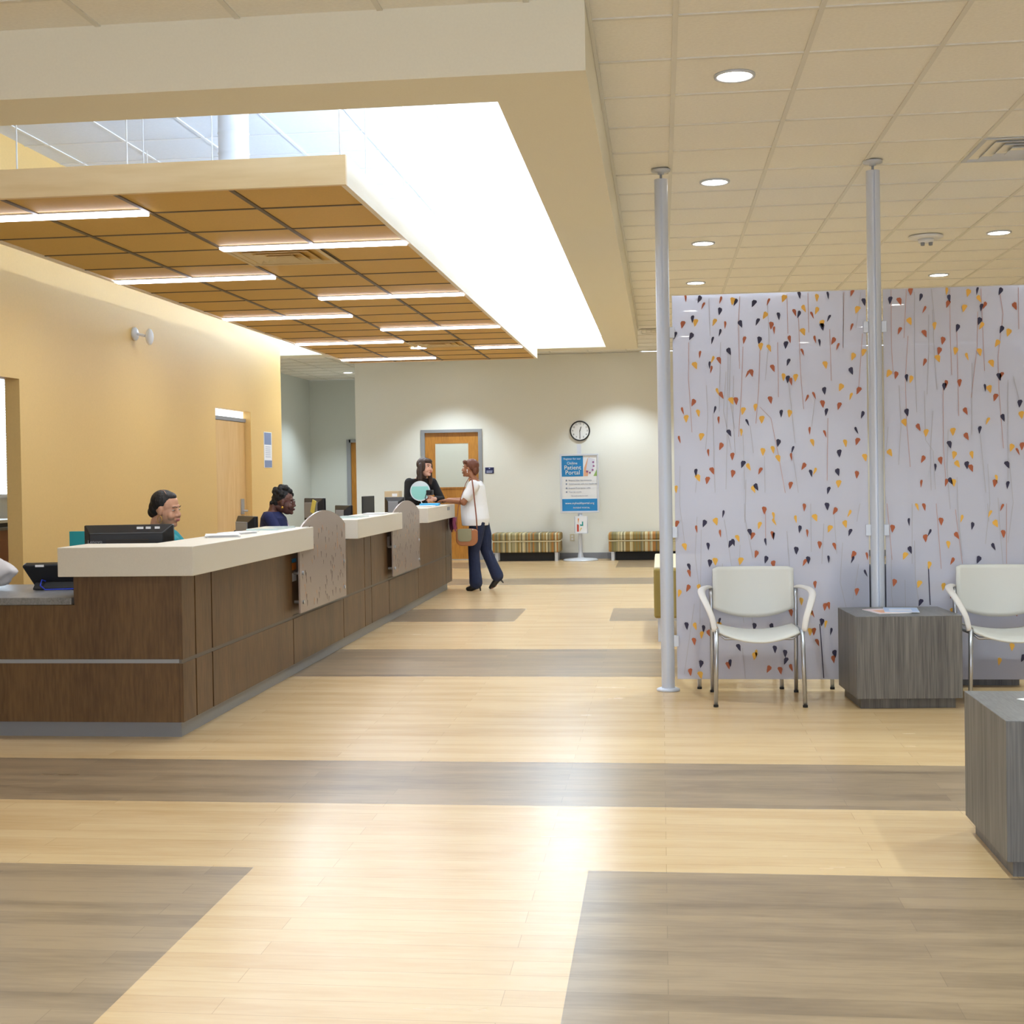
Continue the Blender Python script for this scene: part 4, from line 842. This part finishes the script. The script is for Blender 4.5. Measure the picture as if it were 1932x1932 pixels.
def guest_chair(loc, rz, label, back='chair_shell', group='white guest chairs with grey legs'):
    t = thing('guest_chair', label, 'chair', loc, rz, group)
    # seat: dished side to side, waterfall front
    rows = []
    for i in range(13):
        v = i / 12; y = -.27 + v * .47; r = []
        for j in range(17):
            u = j / 16 * 2 - 1
            hw = .235 - .02 * (1 - v) ** 3 * 0
            yy = y - .035 * (1 - u * u) * (1 - v) ** 1.5
            z = .462 - .055 * (1 - u * u) * (1 - .35 * v) - .018 * max(0, 1 - v * 6) - .02 * v
            r.append((u * hw, yy, z))
        rows.append(r)
    obj('seat', shell(BM(), rows, .011), 'chair_shell', t, smooth=True, local=True)
    rows = []
    for i in range(13):
        v = i / 12; r = []
        for j in range(17):
            u = j / 16 * 2 - 1
            zt = .80; zb = .475 + .065 * abs(u) ** 2.2
            z = zb + (zt - zb) * v; c = max(0, abs(u) - .9) * 10
            if v > .9: z -= .012 * c * c
            hw = .252
            y = .235 + .05 * (z - .45) - .0 + .045 * (1 - u * u) 
            r.append((u * hw, y, z))
        rows.append(r)
    obj('backrest', shell(BM(), rows, .011), back, t, smooth=True, local=True)
    for s in (-1, 1):
        b = BM(); tube(b, [(s * .262, -.272, .012), (s * .256, -.262, .25), (s * .252, -.255, .46)], .0125, 12)
        g = obj('leg', b, 'steel', t, smooth=True, local=True); b = BM(); cyl(b, (s * .262, -.272, 0), .015, .014, 12); obj('rubber_foot', b, 'black_matte', g, local=True)
        b = BM(); tube(b, [(s * .262, .272, .012), (s * .262, .25, .22), (s * .262, .238, .45), (s * .264, .245, .60), (s * .266, .25, .66)], .0125, 12)
        g = obj('leg', b, 'steel', t, smooth=True, local=True); b = BM(); cyl(b, (s * .262, .272, 0), .015, .014, 12); obj('rubber_foot', b, 'black_matte', g, local=True)
        pts = [(s * .268, .262, .668), (s * .285, .22, .676), (s * .318, .10, .676), (s * .332, -.02, .668), (s * .328, -.12, .648), (s * .305, -.20, .60), (s * .277, -.245, .53), (s * .262, -.262, .45)]
        P2 = []
        for k in range(len(pts) - 1):
            for q in range(3):
                a = q / 3; p0, p1, p2, p3 = [Vector(pts[max(0, min(len(pts) - 1, k + d))]) for d in (-1, 0, 1, 2)]
                P2.append(.5 * ((2 * p1) + (p2 - p0) * a + (2 * p0 - 5 * p1 + 4 * p2 - p3) * a * a + (3 * p1 - p0 - 3 * p2 + p3) * a ** 3))
        P2.append(Vector(pts[-1])); n = len(P2)
        b = BM(); tube(b, P2, [.024 - .009 * abs(k / (n - 1) - .35) * 1.3 for k in range(n)], 14, flat=(1.0, .5)); obj('armrest', b, 'chair_arm', t, smooth=True, local=True)
    b = BM()
    for y in (-.20, .17): tube(b, [(-.255, y, .445 if y < 0 else .42), (-.2, y, .40), (.2, y, .40), (.255, y, .445 if y < 0 else .42)], .009, 10)
    for s in (-1, 1): tube(b, [(s * .256, -.255, .44), (s * .262, .238, .42)], .011, 10)
    obj('seat_frame', b, 'steel', t, smooth=True, local=True)
    return t
guest_chair((.570, 8.352, 0), 0, 'white guest chair with arms in front of the patterned panel, left of the cube table')
ch = guest_chair((2.055, 8.34, 0), math.radians(-3), 'white guest chair at the right edge of the photo, right of the cube table')
guest_chair((.492, 9.02, 0), math.pi, 'guest chair seen faintly through the patterned panel, behind the nearer white chair')
mat('grey_shell', (112, 112, 120), .5)
guest_chair((1.334, 9.02, 0), math.pi, 'grey backed guest chair seen through the panels behind the second pole', 'grey_shell')

# ================================================================== PEOPLE
mat('skin_fair', (214, 164, 140), .5); mat('skin_tan', (204, 150, 118), .5); mat('skin_brown', (150, 98, 66), .5); mat('skin_deep', (96, 62, 52), .5)
mat('hair_black', (10, 8, 9), .7, bump=.6, scale=60); mat('hair_dark', (22, 15, 12), .6, bump=.5, scale=60, stretch=(1, 1, .3)); mat('hair_brown', (52, 33, 24), .55, bump=.6, scale=70, stretch=(1, 1, .15)); mat('hair_auburn', (100, 54, 32), .55, bump=.5, scale=60, stretch=(1, 1, .3))
mat('shirt_teal', (24, 140, 150), .8); mat('cardigan_navy', (24, 32, 78), .85, bump=.2, scale=200); mat('top_black', (22, 22, 24), .85); mat('shirt_white', (236, 238, 240), .8, bump=.25, scale=7)
mat('jeans', (26, 38, 70), .8, noise=.1, scale=40); mat('boots', (12, 12, 14), .4); mat('trousers_dark', (34, 34, 42), .85)
mat('lip_rose', (176, 96, 92), .45); mat('lip_deep', (96, 42, 52), .45); mat('eye_white', (225, 222, 215), .3); mat('iris', (36, 24, 18), .25); mat('gold', (214, 170, 80), .25, metal=.9); mat('frame_red', (90, 30, 40), .35)
def fuse(name, prims, m, parent, voxel=.006, smooth=3, M=None):
    """overlapping closed forms fused into one continuous skin"""
    b = BM()
    for p in prims:
        k = p[0]
        if k == 'e': ell(b, p[1], p[2], p[3] if len(p) > 3 else None, 18)
        elif k == 'c':      # tapered limb through points with radii
            pts, rs = p[1], p[2]; tube(b, pts, rs, 16, flat=p[3] if len(p) > 3 else None)
            for q, r in ((pts[0], rs[0]), (pts[-1], rs[-1])): ell(b, q, (r * .98,) * 3, None, 14)
            for q, r in list(zip(pts, rs))[1:-1]: ell(b, q, (r * 1.0,) * 3, None, 14)
        elif k == 'l':      # torso: stacked ovals (cx,cy,z,rx,ry)
            R_ = []
            for cx, cy, z, rx, ry in p[1]: R_.append([b.verts.new((cx + rx * math.cos(2 * math.pi * q / 28), cy + ry * math.sin(2 * math.pi * q / 28), z)) for q in range(28)])
            for A, B2 in zip(R_, R_[1:]):
                for q in range(28): b.faces.new((A[q], A[(q + 1) % 28], B2[(q + 1) % 28], B2[q]))
            b.faces.new(R_[0]); b.faces.new(R_[-1])
    if M: bmesh.ops.transform(b, matrix=M, verts=b.verts)
    bmesh.ops.recalc_face_normals(b, faces=b.faces)
    me = bpy.data.meshes.new(name); b.to_mesh(me); b.free(); o = bpy.data.objects.new(name, me); COL.objects.link(o)
    r = o.modifiers.new('r', 'REMESH'); r.mode = 'VOXEL'; r.voxel_size = voxel
    s = o.modifiers.new('s', 'SMOOTH'); s.factor = .5; s.iterations = smooth
    me2 = bpy.data.meshes.new_from_object(o.evaluated_get(bpy.context.evaluated_depsgraph_get())); o.modifiers.clear(); o.data = me2; bpy.data.meshes.remove(me)
    me2.materials.clear(); me2.materials.append(MATS[m])
    for p in me2.polygons: p.use_smooth = True
    o.parent = parent
    return o
def xf(M, prims):
    out = []
    for p in prims:
        if p[0] == 'e': out.append(('e', (0, 0, 0), (1, 1, 1), M @ (p[3] if len(p) > 3 else Matrix()) @ Matrix.Translation(Vector(p[1])) @ Matrix.Diagonal((*p[2], 1))))
        elif p[0] == 'c': out.append(('c', [M @ Vector(q) for q in p[1]], p[2]) + tuple(p[3:]))
    return out
HEAD = [('e', (0, -.018, .034), (.073, .092, .082)), ('e', (0, .018, -.02), (.060, .066, .086)), ('e', (0, .026, -.066), (.045, .050, .044)), ('e', (0, .064, -.092), (.020, .018, .017)),
        ('c', [(0, .078, .012), (0, .090, -.012), (0, .096, -.027)], [.006, .008, .010]), ('e', (.011, .087, -.030), (.009, .010, .008)), ('e', (-.011, .087, -.030), (.009, .010, .008)),
        ('e', (.036, .058, -.034), (.025, .022, .027)), ('e', (-.036, .058, -.034), (.025, .022, .027)), ('e', (0, .068, .028), (.044, .011, .011)), ('e', (0, .078, -.058), (.022, .014, .014)),
        ('e', (.072, -.004, -.006), (.009, .018, .031)), ('e', (-.072, -.004, -.006), (.009, .018, .031))]
def head_bits(parent, M, lip, glasses=False, lids=False):
    b = BM()
    for s in (-1, 1): ell(b, (s * .029, .0665, .006), (.0115, .011, .0065 if not lids else .003), M, 14)
    e = obj('eyes', b, 'eye_white', parent, smooth=True, local=True)
    b = BM()
    for s in (-1, 1): ell(b, (s * .029 + .001, .0752, .0055), (.0058, .0032, .0056 if not lids else .0025), M, 10); tube(b, [M @ Vector(q) for q in ((s * .018, .0785, .0085 - (.004 if lids else 0)), (s * .029, .0795, .0125 - (.006 if lids else 0)), (s * .041, .0735, .0085 - (.004 if lids else 0)))], .0016, 5)
    obj('iris', b, 'iris', e, smooth=True, local=True)
    b = BM()
    for s in (-1, 1): tube(b, [M @ Vector(p) for p in ((s * .013, .085, .025), (s * .030, .082, .031), (s * .047, .071, .027))], .0024, 6)
    obj('eyebrows', b, 'hair_dark', parent, smooth=True, local=True)
    b = BM(); ell(b, (0, .089, -.055), (.021, .008, .0045), M, 14); ell(b, (0, .088, -.063), (.018, .008, .0055), M, 14)
    obj('lips', b, lip, parent, smooth=True, local=True)
def hand_prims(M, side=1, curl=.5, spread=.10):
    """wrist at origin, fingers along +y, back of hand +z, thumb towards +x*side"""
    P = [('e', (0, .045, 0), (.036, .050, .014))]
    for k, (x, L) in enumerate(((.030, .070), (.010, .078), (-.010, .073), (-.029, .057))):
        x *= side; a = spread * (1.5 - k) * side; pts = [Vector((x * .7, .03, 0)), Vector((x, .085, .0))]; d = Vector((math.sin(a), math.cos(a), 0)); ang = 0; p = pts[-1]
        for q, f in enumerate((.45, .32, .23)):
            ang += curl * (.8 if q == 0 else .9); v = Vector((d.x * math.cos(ang), d.y * math.cos(ang), -math.sin(ang))); p = p + v * L * f; pts.append(p)
        P.append(('c', pts, [.010, .0095, .0088, .008, .007]))
    s = side; P.append(('c', [Vector((.020 * s, .015, -.004)), Vector((.042 * s, .045, -.012)), Vector((.052 * s, .072, -.020)), Vector((.050 * s, .094, -.028))], [.013, .011, .010, .008]))
    return xf(M, P)
def frame_to(loc, fwd, up=(0, 0, 1)):
    y = Vector(fwd).normalized(); z = Vector(up); x = y.cross(z).normalized(); z = x.cross(y)
    return Matrix(((x.x, y.x, z.x, loc[0]), (x.y, y.y, z.y, loc[1]), (x.z, y.z, z.z, loc[2]), (0, 0, 0, 1)))
def headM(loc, yaw=0, pitch=0, roll=0, s=1.0):
    return Matrix.Translation(loc) @ Euler((math.radians(pitch), math.radians(roll), math.radians(yaw))).to_matrix().to_4x4() @ Matrix.Scale(s, 4)

def seated(nm_label, loc, rz, hM, skin, shirt, hair_fn, lip, sit=.45, arms=None, lids=False, dz=0):
    t = thing('person', nm_label, 'person', loc, math.radians(rz))
    sh = 1.0 + dz
    armL, armR = arms
    body = [('l', [(0, -.02, sit + .02, .16, .11), (0, -.02, sit + .12, .165, .115), (0, -.02, .75, .13, .095), (0, -.02, .9, .155, .10), (0, -.02, sh - .02, .15, .085), (0, -.02, sh + .03, .08, .06)]),
            ('c', [(0, -.015, sh), (0, 0, sh + .09), tuple(hM @ Vector((0, -.02, -.05)))], [.055, .048, .048])] + xf(hM, HEAD)
    for s in (-1, 1):
        body.append(('c', [(s * .09, 0, sit + .09), (s * .10, .22, sit + .085), (s * .10, .40, sit + .05)], [.08, .075, .055])); body.append(('c', [(s * .10, .40, sit + .04), (s * .10, .40, .28), (s * .10, .38, .10)], [.052, .045, .035]))
        body.append(('e', (s * .10, .44, .045), (.04, .10, .032)))
    for s, (e, wr) in ((-1, armL), (1, armR)):
        body.append(('c', [(s * .165, -.02, sh - .03), e, wr], [.045, .036, .026])); body += hand_prims(frame_to(wr, Vector(wr) - Vector(e)), -s, .35)
    fuse('body', body, skin, t, .0055, 2)
    sp = [('l', [(0, -.02, sit + .03, .18, .13), (0, -.01, .75, .155, .13), (0, .0, .9, .178, .145), (0, -.01, sh - .03, .18, .118), (0, -.02, sh + .025, .108, .08)])]
    for s, (e, wr) in ((-1, armL), (1, armR)):
        m_ = Vector(e).lerp(Vector(wr), .75); sp.append(('c', [(s * .16, -.02, sh - .03), e, tuple(m_)], [.062, .05, .040]))
    fuse('shirt', sp, shirt, t, .007, 4)
    tr = []
    for s in (-1, 1): tr.append(('c', [(s * .09, 0, sit + .09), (s * .10, .22, sit + .085), (s * .10, .41, sit + .045), (s * .10, .40, .28), (s * .10, .38, .12)], [.092, .086, .066, .058, .055]))
    tr.append(('e', (0, -.03, sit + .10), (.17, .13, .10))); fuse('trousers', tr, 'trousers_dark', t, .009, 3)
    sh_ = []
    for s in (-1, 1): sh_.append(('e', (s * .10, .45, .045), (.047, .115, .042)))
    fuse('shoes', sh_, 'boots', t, .008, 2)
    head_bits(t, hM, lip, lids=lids)
    hair_fn(t, hM)
    return t
def task_chair(loc, rz, label):
    t = thing('task_chair', label, 'office chair', loc, math.radians(rz), 'staff task chairs')
    b = bx(-.23, .23, -.24, .22, .37, .445); obj('seat', b, 'black_matte', t, local=True, bevel=.02)
    b = bx(-.21, .21, -.30, -.24, .52, .93); obj('backrest', b, 'black_matte', t, local=True, bevel=.02)
    b = BM(); tube(b, [(0, -.1, .36), (0, -.28, .37), (0, -.32, .6)], .02, 8); cyl(b, (0, 0, .10), .03, .27, 16); obj('column', b, 'black_plastic', t, local=True)
    for k in range(5):
        a = 2 * math.pi * k / 5 + .3; b = BM(); tube(b, [(0, 0, .11), (.27 * math.cos(a), .27 * math.sin(a), .075)], .018, 8); g = obj('base_arm', b, 'black_plastic', t, local=True)
        b = BM(); cyl(b, (.27 * math.cos(a), .27 * math.sin(a) - .012, .028), .027, .024, 16, axis='y'); obj('caster', b, 'black_matte', g, local=True)
    return t
# --- receptionist in teal
def hair_bun(t, M):
    fuse('hair', xf(M, [('e', (0, -.030, .046), (.080, .090, .080)), ('e', (0, -.075, .005), (.068, .052, .062)), ('e', (0, -.105, -.030), (.040, .036, .042)), ('e', (.0, .0, .086), (.054, .058, .032))]), 'hair_dark', t, .005, 3)
    b = BM(); tube(b, [M @ Vector((.05, .02, .108)), M @ Vector((.03, -.01, .123)), M @ Vector((.01, -.05, .123))], .0016, 5); obj('hair_parting', b, 'skin_tan', t, local=True)
    b = BM()
    for s in (-1, 1): tube(b, [M @ Vector((s * .078, .0 + .017 * math.sin(a), -.058 + .022 * math.cos(a))) for a in [2 * math.pi * k / 16 for k in range(16)]], .0022, 6, closed=True)
    obj('hoop_earrings', b, 'gold', t, smooth=True, local=True)
task_chair((-3.53, 9.03, 0), -110, 'black task chair of the receptionist in teal, hidden behind the desk')
seated('woman in teal top seated behind the near counter, hair pulled back, looking down', (-3.485, 9.0, 0), -110, headM((.005, .09, 1.205), 6, -8, 4, 1.06),
       'skin_tan', 'shirt_teal', hair_bun, 'lip_rose', arms=(((-.22, .10, .86), (-.12, .33, .82)), ((.22, .10, .86), (.12, .33, .82))), lids=True, dz=0.03)
# --- receptionist in navy cardigan
def hair_curly(t, M):
    P = [('e', (0, -.030, .050), (.078, .088, .078)), ('e', (0, -.075, .01), (.065, .05, .065))]; rnd = random.Random(3)
    for k in range(46):
        a = rnd.uniform(0, 2 * math.pi); e = rnd.uniform(.1, 1.5); r = rnd.uniform(.016, .026)
        P.append(('e', (.072 * math.cos(a) * math.cos(e), -.028 + .085 * math.sin(a) * math.cos(e), .06 + .085 * math.sin(e)), (r, r, r)))
    for k in range(8): P.append(('e', (rnd.uniform(-.05, .05), rnd.uniform(-.12, -.07), rnd.uniform(-.04, .06)), (.022, .022, .022)))
    fuse('hair', xf(M, P), 'hair_black', t, .005, 1)
    b = BM()
    for s in (-1, 1):
        ps = [M @ Vector((s * .030 + .021 * math.cos(a), .094 - abs(s * .03 + .021 * math.cos(a)) * .25, .006 + .015 * math.sin(a))) for a in [2 * math.pi * k / 16 for k in range(16)]]
        tube(b, ps, .002, 6, closed=True); tube(b, [M @ Vector((s * .052, .08, .01)), M @ Vector((s * .074, .04, .012)), M @ Vector((s * .078, -.01, .012))], .002, 6)
    tube(b, [M @ Vector((-.009, .094, .01)), M @ Vector((.009, .094, .01))], .002, 6); obj('glasses', b, 'frame_red', t, smooth=True, local=True)
    b = BM()
    for s in (-1, 1): ell(b, (s * .080, -.002, -.045), (.004, .010, .014), M, 12)
    obj('earrings', b, 'gold', t, smooth=True, local=True)
task_chair((-3.66, 12.30, 0), -90, 'black task chair of the receptionist in navy, hidden behind the desk')
pn = seated('woman in navy cardigan and red glasses seated behind the desk, short black curly hair', (-3.62, 12.30, 0), -84, headM((0, .10, 1.175), -4, -3, 0, 1.03),
       'skin_deep', 'cardigan_navy', hair_curly, 'lip_deep', arms=(((-.22, .10, .84), (-.10, .33, .82)), ((.22, .10, .84), (.10, .33, .82))), dz=.065)
mat('blouse_print', (214, 190, 220), .7, noise=.2, scale=60)
fuse('blouse', [('l', [(0, .085, .70, .07, .06), (0, .105, .88, .055, .05), (0, .07, 1.04, .035, .035)])], 'blouse_print', pn, .007, 2)

# --- woman in black behind the far counter, leaning on it
t = thing('person', 'woman in black top with long brown hair leaning on the far counter', 'person', (-3.0, 16.22, 0), math.radians(-140))
hM = headM((0, .27, 1.50), 16, 3, -5, 1.0)
aR = [(.16, .15, 1.32), (.225, .22, 1.115), (.09, .34, 1.12)]; aL = [(-.16, .15, 1.32), (-.235, .23, 1.115), (-.03, .36, 1.115)]
legs = []
for s in (-1, 1): legs += [('c', [(s * .09, -.03, .92), (s * .10, .0, .50), (s * .10, -.04, .10)], [.085, .058, .036]), ('e', (s * .10, .03, .035), (.04, .11, .033))]
body = [('l', [(0, -.04, .86, .16, .11), (0, -.02, .98, .15, .11), (0, .05, 1.10, .125, .095), (0, .10, 1.22, .15, .10), (0, .15, 1.33, .15, .08), (0, .18, 1.38, .08, .055)]), ('c', [(0, .17, 1.34), (0, .21, 1.40), tuple(hM @ Vector((0, -.02, -.05)))], [.055, .046, .046])] + xf(hM, HEAD) + legs
body += [('c', aR, [.045, .036, .026]), ('c', aL, [.045, .036, .026])]
hr = frame_to(aR[2], (-.35, .55, .35), (0, -.3, 1)); hl = frame_to(aL[2], (.45, .55, .18), (0, -.2, 1))
body += hand_prims(hr, -1, .75) + hand_prims(hl, 1, .8)
fuse('body', body, 'skin_fair', t, .005, 2)
sp = [('l', [(0, -.04, .86, .18, .125), (0, -.02, .98, .168, .125), (0, .05, 1.10, .145, .112), (0, .10, 1.22, .17, .118), (0, .15, 1.33, .168, .098), (0, .175, 1.368, .125, .078)])]
for a in (aR, aL): sp.append(('c', [a[0], a[1], tuple(Vector(a[1]).lerp(Vector(a[2]), .55))], [.06, .05, .043]))
fuse('black_top', sp, 'top_black', t, .006, 4)
fuse('trousers', [('c', [(s * .09, -.03, .92), (s * .10, .0, .50), (s * .10, -.04, .08)], [.10, .072, .065]) for s in (-1, 1)] + [('e', (0, -.04, .92), (.17, .125, .12))], 'trousers_dark', t, .009, 3)
fuse('shoes', [('e', (s * .10, .03, .04), (.046, .12, .04)) for s in (-1, 1)], 'boots', t, .008, 2)
head_bits(t, hM, 'lip_rose')
hp = [('e', (0, -.032, .044), (.084, .094, .086)), ('e', (0, -.055, -.05), (.080, .062, .10)), ('c', [(.074, -.01, .03), (.082, .0, -.06), (.085, .0, -.15), (.08, .005, -.19)], [.024, .026, .028, .018]), ('c', [(-.074, -.01, .03), (-.082, .0, -.06), (-.085, .0, -.15), (-.08, .005, -.19)], [.024, .026, .028, .018]),
      ('e', (0, .035, .072), (.066, .052, .038)), ('e', (.062, .03, .01), (.016, .028, .06)), ('e', (-.062, .03, .01), (.016, .028, .06)), ('e', (0, -.07, -.13), (.075, .04, .07))]
fuse('hair', xf(hM, hp), 'hair_brown', t, .005, 2)
# round hand fan and small black camera in her hands
mat('fan_teal', (150, 214, 204), .5); mat('fan_white', (214, 226, 230), .5)
fn = thing('round_fan', 'round white and pale teal hand fan held by the woman in black', 'fan', (-2.865, 15.84, 1.22), math.radians(4))
b = BM(); lathe(b, (0, 0, 0), [(.12, -.002), (.12, .002), (0, .0021)], 40); bmesh.ops.rotate(b, verts=b.verts, matrix=Matrix.Rotation(math.pi / 2, 3, 'X')); obj('disc', b, 'fan_white', fn, local=True)
pts = [(.108 * math.cos(a), .108 * math.sin(a)) for a in [math.pi - .55 + (math.pi + 1.1) * k / 24 for k in range(25)]]; pts = [(x, min(z, .055 - .0 * x)) for x, z in pts]
obj('teal_print', prism(BM(), pts, 'y', -.0035, -.002), 'fan_teal', fn, local=True)
b = BM(); tube(b, [(0, .004, -.11), (.02, .004, -.15)], .006, 8); obj('handle', b, 'fan_white', fn, local=True)
cmr = thing('camera', 'small black camera with a hanging strap in the hands of the woman in black', 'camera', (-2.745, 15.83, 1.20), math.radians(-10))
obj('case', bx(-.042, .042, -.02, .02, -.03, .03), 'black_plastic', cmr, local=True, bevel=.006); b = BM(); cyl(b, (.0, -.045, 0), .02, .028, 20, axis='y'); obj('lens_barrel', b, 'black_matte', cmr, local=True)
b = BM(); tube(b, [(-.04, 0, 0), (-.06, -.005, -.06), (-.05, 0, -.11), (-.09, .0, -.138), (-.16, .02, -.14)], .004, 6); obj('strap', b, 'black_matte', cmr, local=True)

# --- visitor in white shirt, jeans and boots
t = thing('person', 'woman in white shirt, dark jeans and heeled boots standing at the far counter', 'person', (-2.2, 16.12, 0), math.radians(90))
hM = headM((0.0, .105, 1.478), -8, 4, 0, .93)
aL = [(-.155, .035, 1.27), (-.215, .15, 1.075), (-.12, .36, 1.098)]; aR = [(.155, .035, 1.27), (.205, .17, 1.09), (.06, .37, 1.10)]
LL = [(-.085, .0, .84), (-.09, .055, .47), (-.09, .035, .13)]; LR = [(.085, -.01, .84), (.09, -.075, .47), (.085, -.215, .19)]
body = [('l', [(0, .02, .80, .13, .09), (0, .03, .93, .13, .11), (0, .05, 1.05, .125, .12), (0, .05, 1.17, .14, .11), (0, .03, 1.28, .135, .075), (0, .035, 1.335, .07, .055)]), ('c', [(0, .03, 1.30), (0, .055, 1.36), tuple(hM @ Vector((0, -.02, -.05)))], [.055, .046, .046])] + xf(hM, HEAD)
body += [('c', LL, [.085, .06, .04]), ('c', LR, [.085, .06, .04]), ('c', aL, [.050, .040, .028]), ('c', aR, [.050, .040, .028])]
body += hand_prims(frame_to(aL[2], (.35, .9, -.02)), 1, .45) + hand_prims(frame_to(aR[2], (-.5, .8, -.02)), -1, .45)
body += [('c', [LL[2], (-.09, .07, .04), (-.09, .11, .03)], [.035, .03, .025]), ('c', [LR[2], (.085, -.17, .06), (.085, -.13, .03)], [.035, .028, .024])]
fuse('body', body, 'skin_brown', t, .005, 2)
sp = [('l', [(0, .03, .80, .172, .155), (0, .03, .90, .178, .168), (0, .055, 1.03, .162, .165), (0, .055, 1.16, .175, .150), (0, .035, 1.28, .168, .105), (0, .035, 1.335, .095, .07)])]
sp = [('l', [(0, .045, .79, .205, .160), (0, .04, .87, .207, .172), (0, .055, 1.03, .172, .165), (0, .055, 1.16, .175, .150), (0, .03, 1.27, .170, .108), (0, .03, 1.325, .10, .075)])]
for a in (aL, aR): sp.append(('c', [a[0], tuple(Vector(a[0]).lerp(Vector(a[1]), .62))], [.075, .066]))
fuse('white_shirt', sp, 'shirt_white', t, .006, 4)
fuse('jeans', [('c', [LL[0], (-.09, .03, .66), LL[1], (-.09, .045, .25), (-.09, .035, .10)], [.10, .095, .070, .072, .082]), ('c', [LR[0], (.088, -.05, .66), LR[1], (.088, -.14, .32), (.085, -.205, .17)], [.10, .095, .070, .070, .078]), ('e', (0, .01, .85), (.16, .125, .10))], 'jeans', t, .007, 3)
fuse('boot', [('c', [(-.09, .035, .15), (-.09, .03, .075)], [.045, .040]), ('c', [(-.09, .03, .06), (-.09, .09, .035), (-.09, .135, .026)], [.038, .036, .026]), ('c', [(-.09, -.01, .06), (-.09, -.02, .007)], [.014, .009])], 'boots', t, .005, 2)
fuse('boot', [('c', [(.085, -.20, .21), (.085, -.205, .13)], [.045, .042]), ('c', [(.085, -.20, .12), (.085, -.155, .06), (.085, -.12, .028)], [.038, .036, .024]), ('c', [(.085, -.24, .13), (.085, -.275, .085)], [.014, .008])], 'boots', t, .005, 2)
head_bits(t, hM, 'lip_deep')
fuse('hair', xf(hM, [('e', (0, -.034, .048), (.084, .096, .086)), ('e', (0, -.085, -.012), (.066, .045, .066)), ('c', [(-.05, .045, .085), (.0, .070, .085), (.05, .062, .065)], [.022, .024, .020]), ('c', [(.0, .07, .085), (.03, .085, .06)], [.018, .012])]), 'hair_auburn', t, .005, 2)
b = BM(); ell(b, (-.078, .006, -.02), (.006, .008, .014), hM, 10); ell(b, (-.078, .004, -.045), (.004, .005, .010), hM, 10); obj('earbud', b, 'white_plastic', t, smooth=True, local=True)
mat('leather_tan', (166, 106, 62), .5); mat('olive_flap', (150, 146, 116), .8); mat('strap_brown', (134, 78, 60), .55)
pu = thing('shoulder_bag', 'tan leather crossbody bag with olive flap hanging beside the woman in white', 'bag', (-2.31, 15.85, .66), math.radians(3))
def rr(x0, x1, z0, z1, r, n=6, taper=0):
    P = []
    for cx, cz, a0 in ((x1 - r, z1 - r * .4, 0), (x0 + r, z1 - r * .4, 90), (x0 + r, z0 + r, 180), (x1 - r, z0 + r, 270)):
        rz_ = r * .4 if a0 < 180 else r
        for k in range(n + 1): a = math.radians(a0 + 90 * k / n); P.append((cx + r * math.cos(a), cz + rz_ * math.sin(a)))
    return P
obj('bag_body', prism(BM(), rr(-.13, .13, -.105, .10, .08), 'y', -.045, .040), 'leather_tan', pu, local=True, bevel=.012)
obj('flap', prism(BM(), rr(-.105, .06, -.05, .103, .04), 'y', -.052, -.044), 'olive_flap', pu, local=True, bevel=.003)
b = BM(); ell(b, (.075, -.05, .09), (.008, .006, .008), None, 10); obj('clasp', b, 'steel', pu, local=True)
b = BM(); tube(b, [(-.115, -.01, .09), (-.115, .0, .22), (-.10, .03, .36), (-.06, .06, .50), (-.01, .075, .64), (.03, .07, .705), (.07, .03, .69), (.085, -.01, .60), (.10, -.025, .45), (.118, -.02, .25), (.125, -.01, .09)], .011, 8, flat=(1, .4)); obj('shoulder_strap', b, 'strap_brown', pu, smooth=True, local=True)
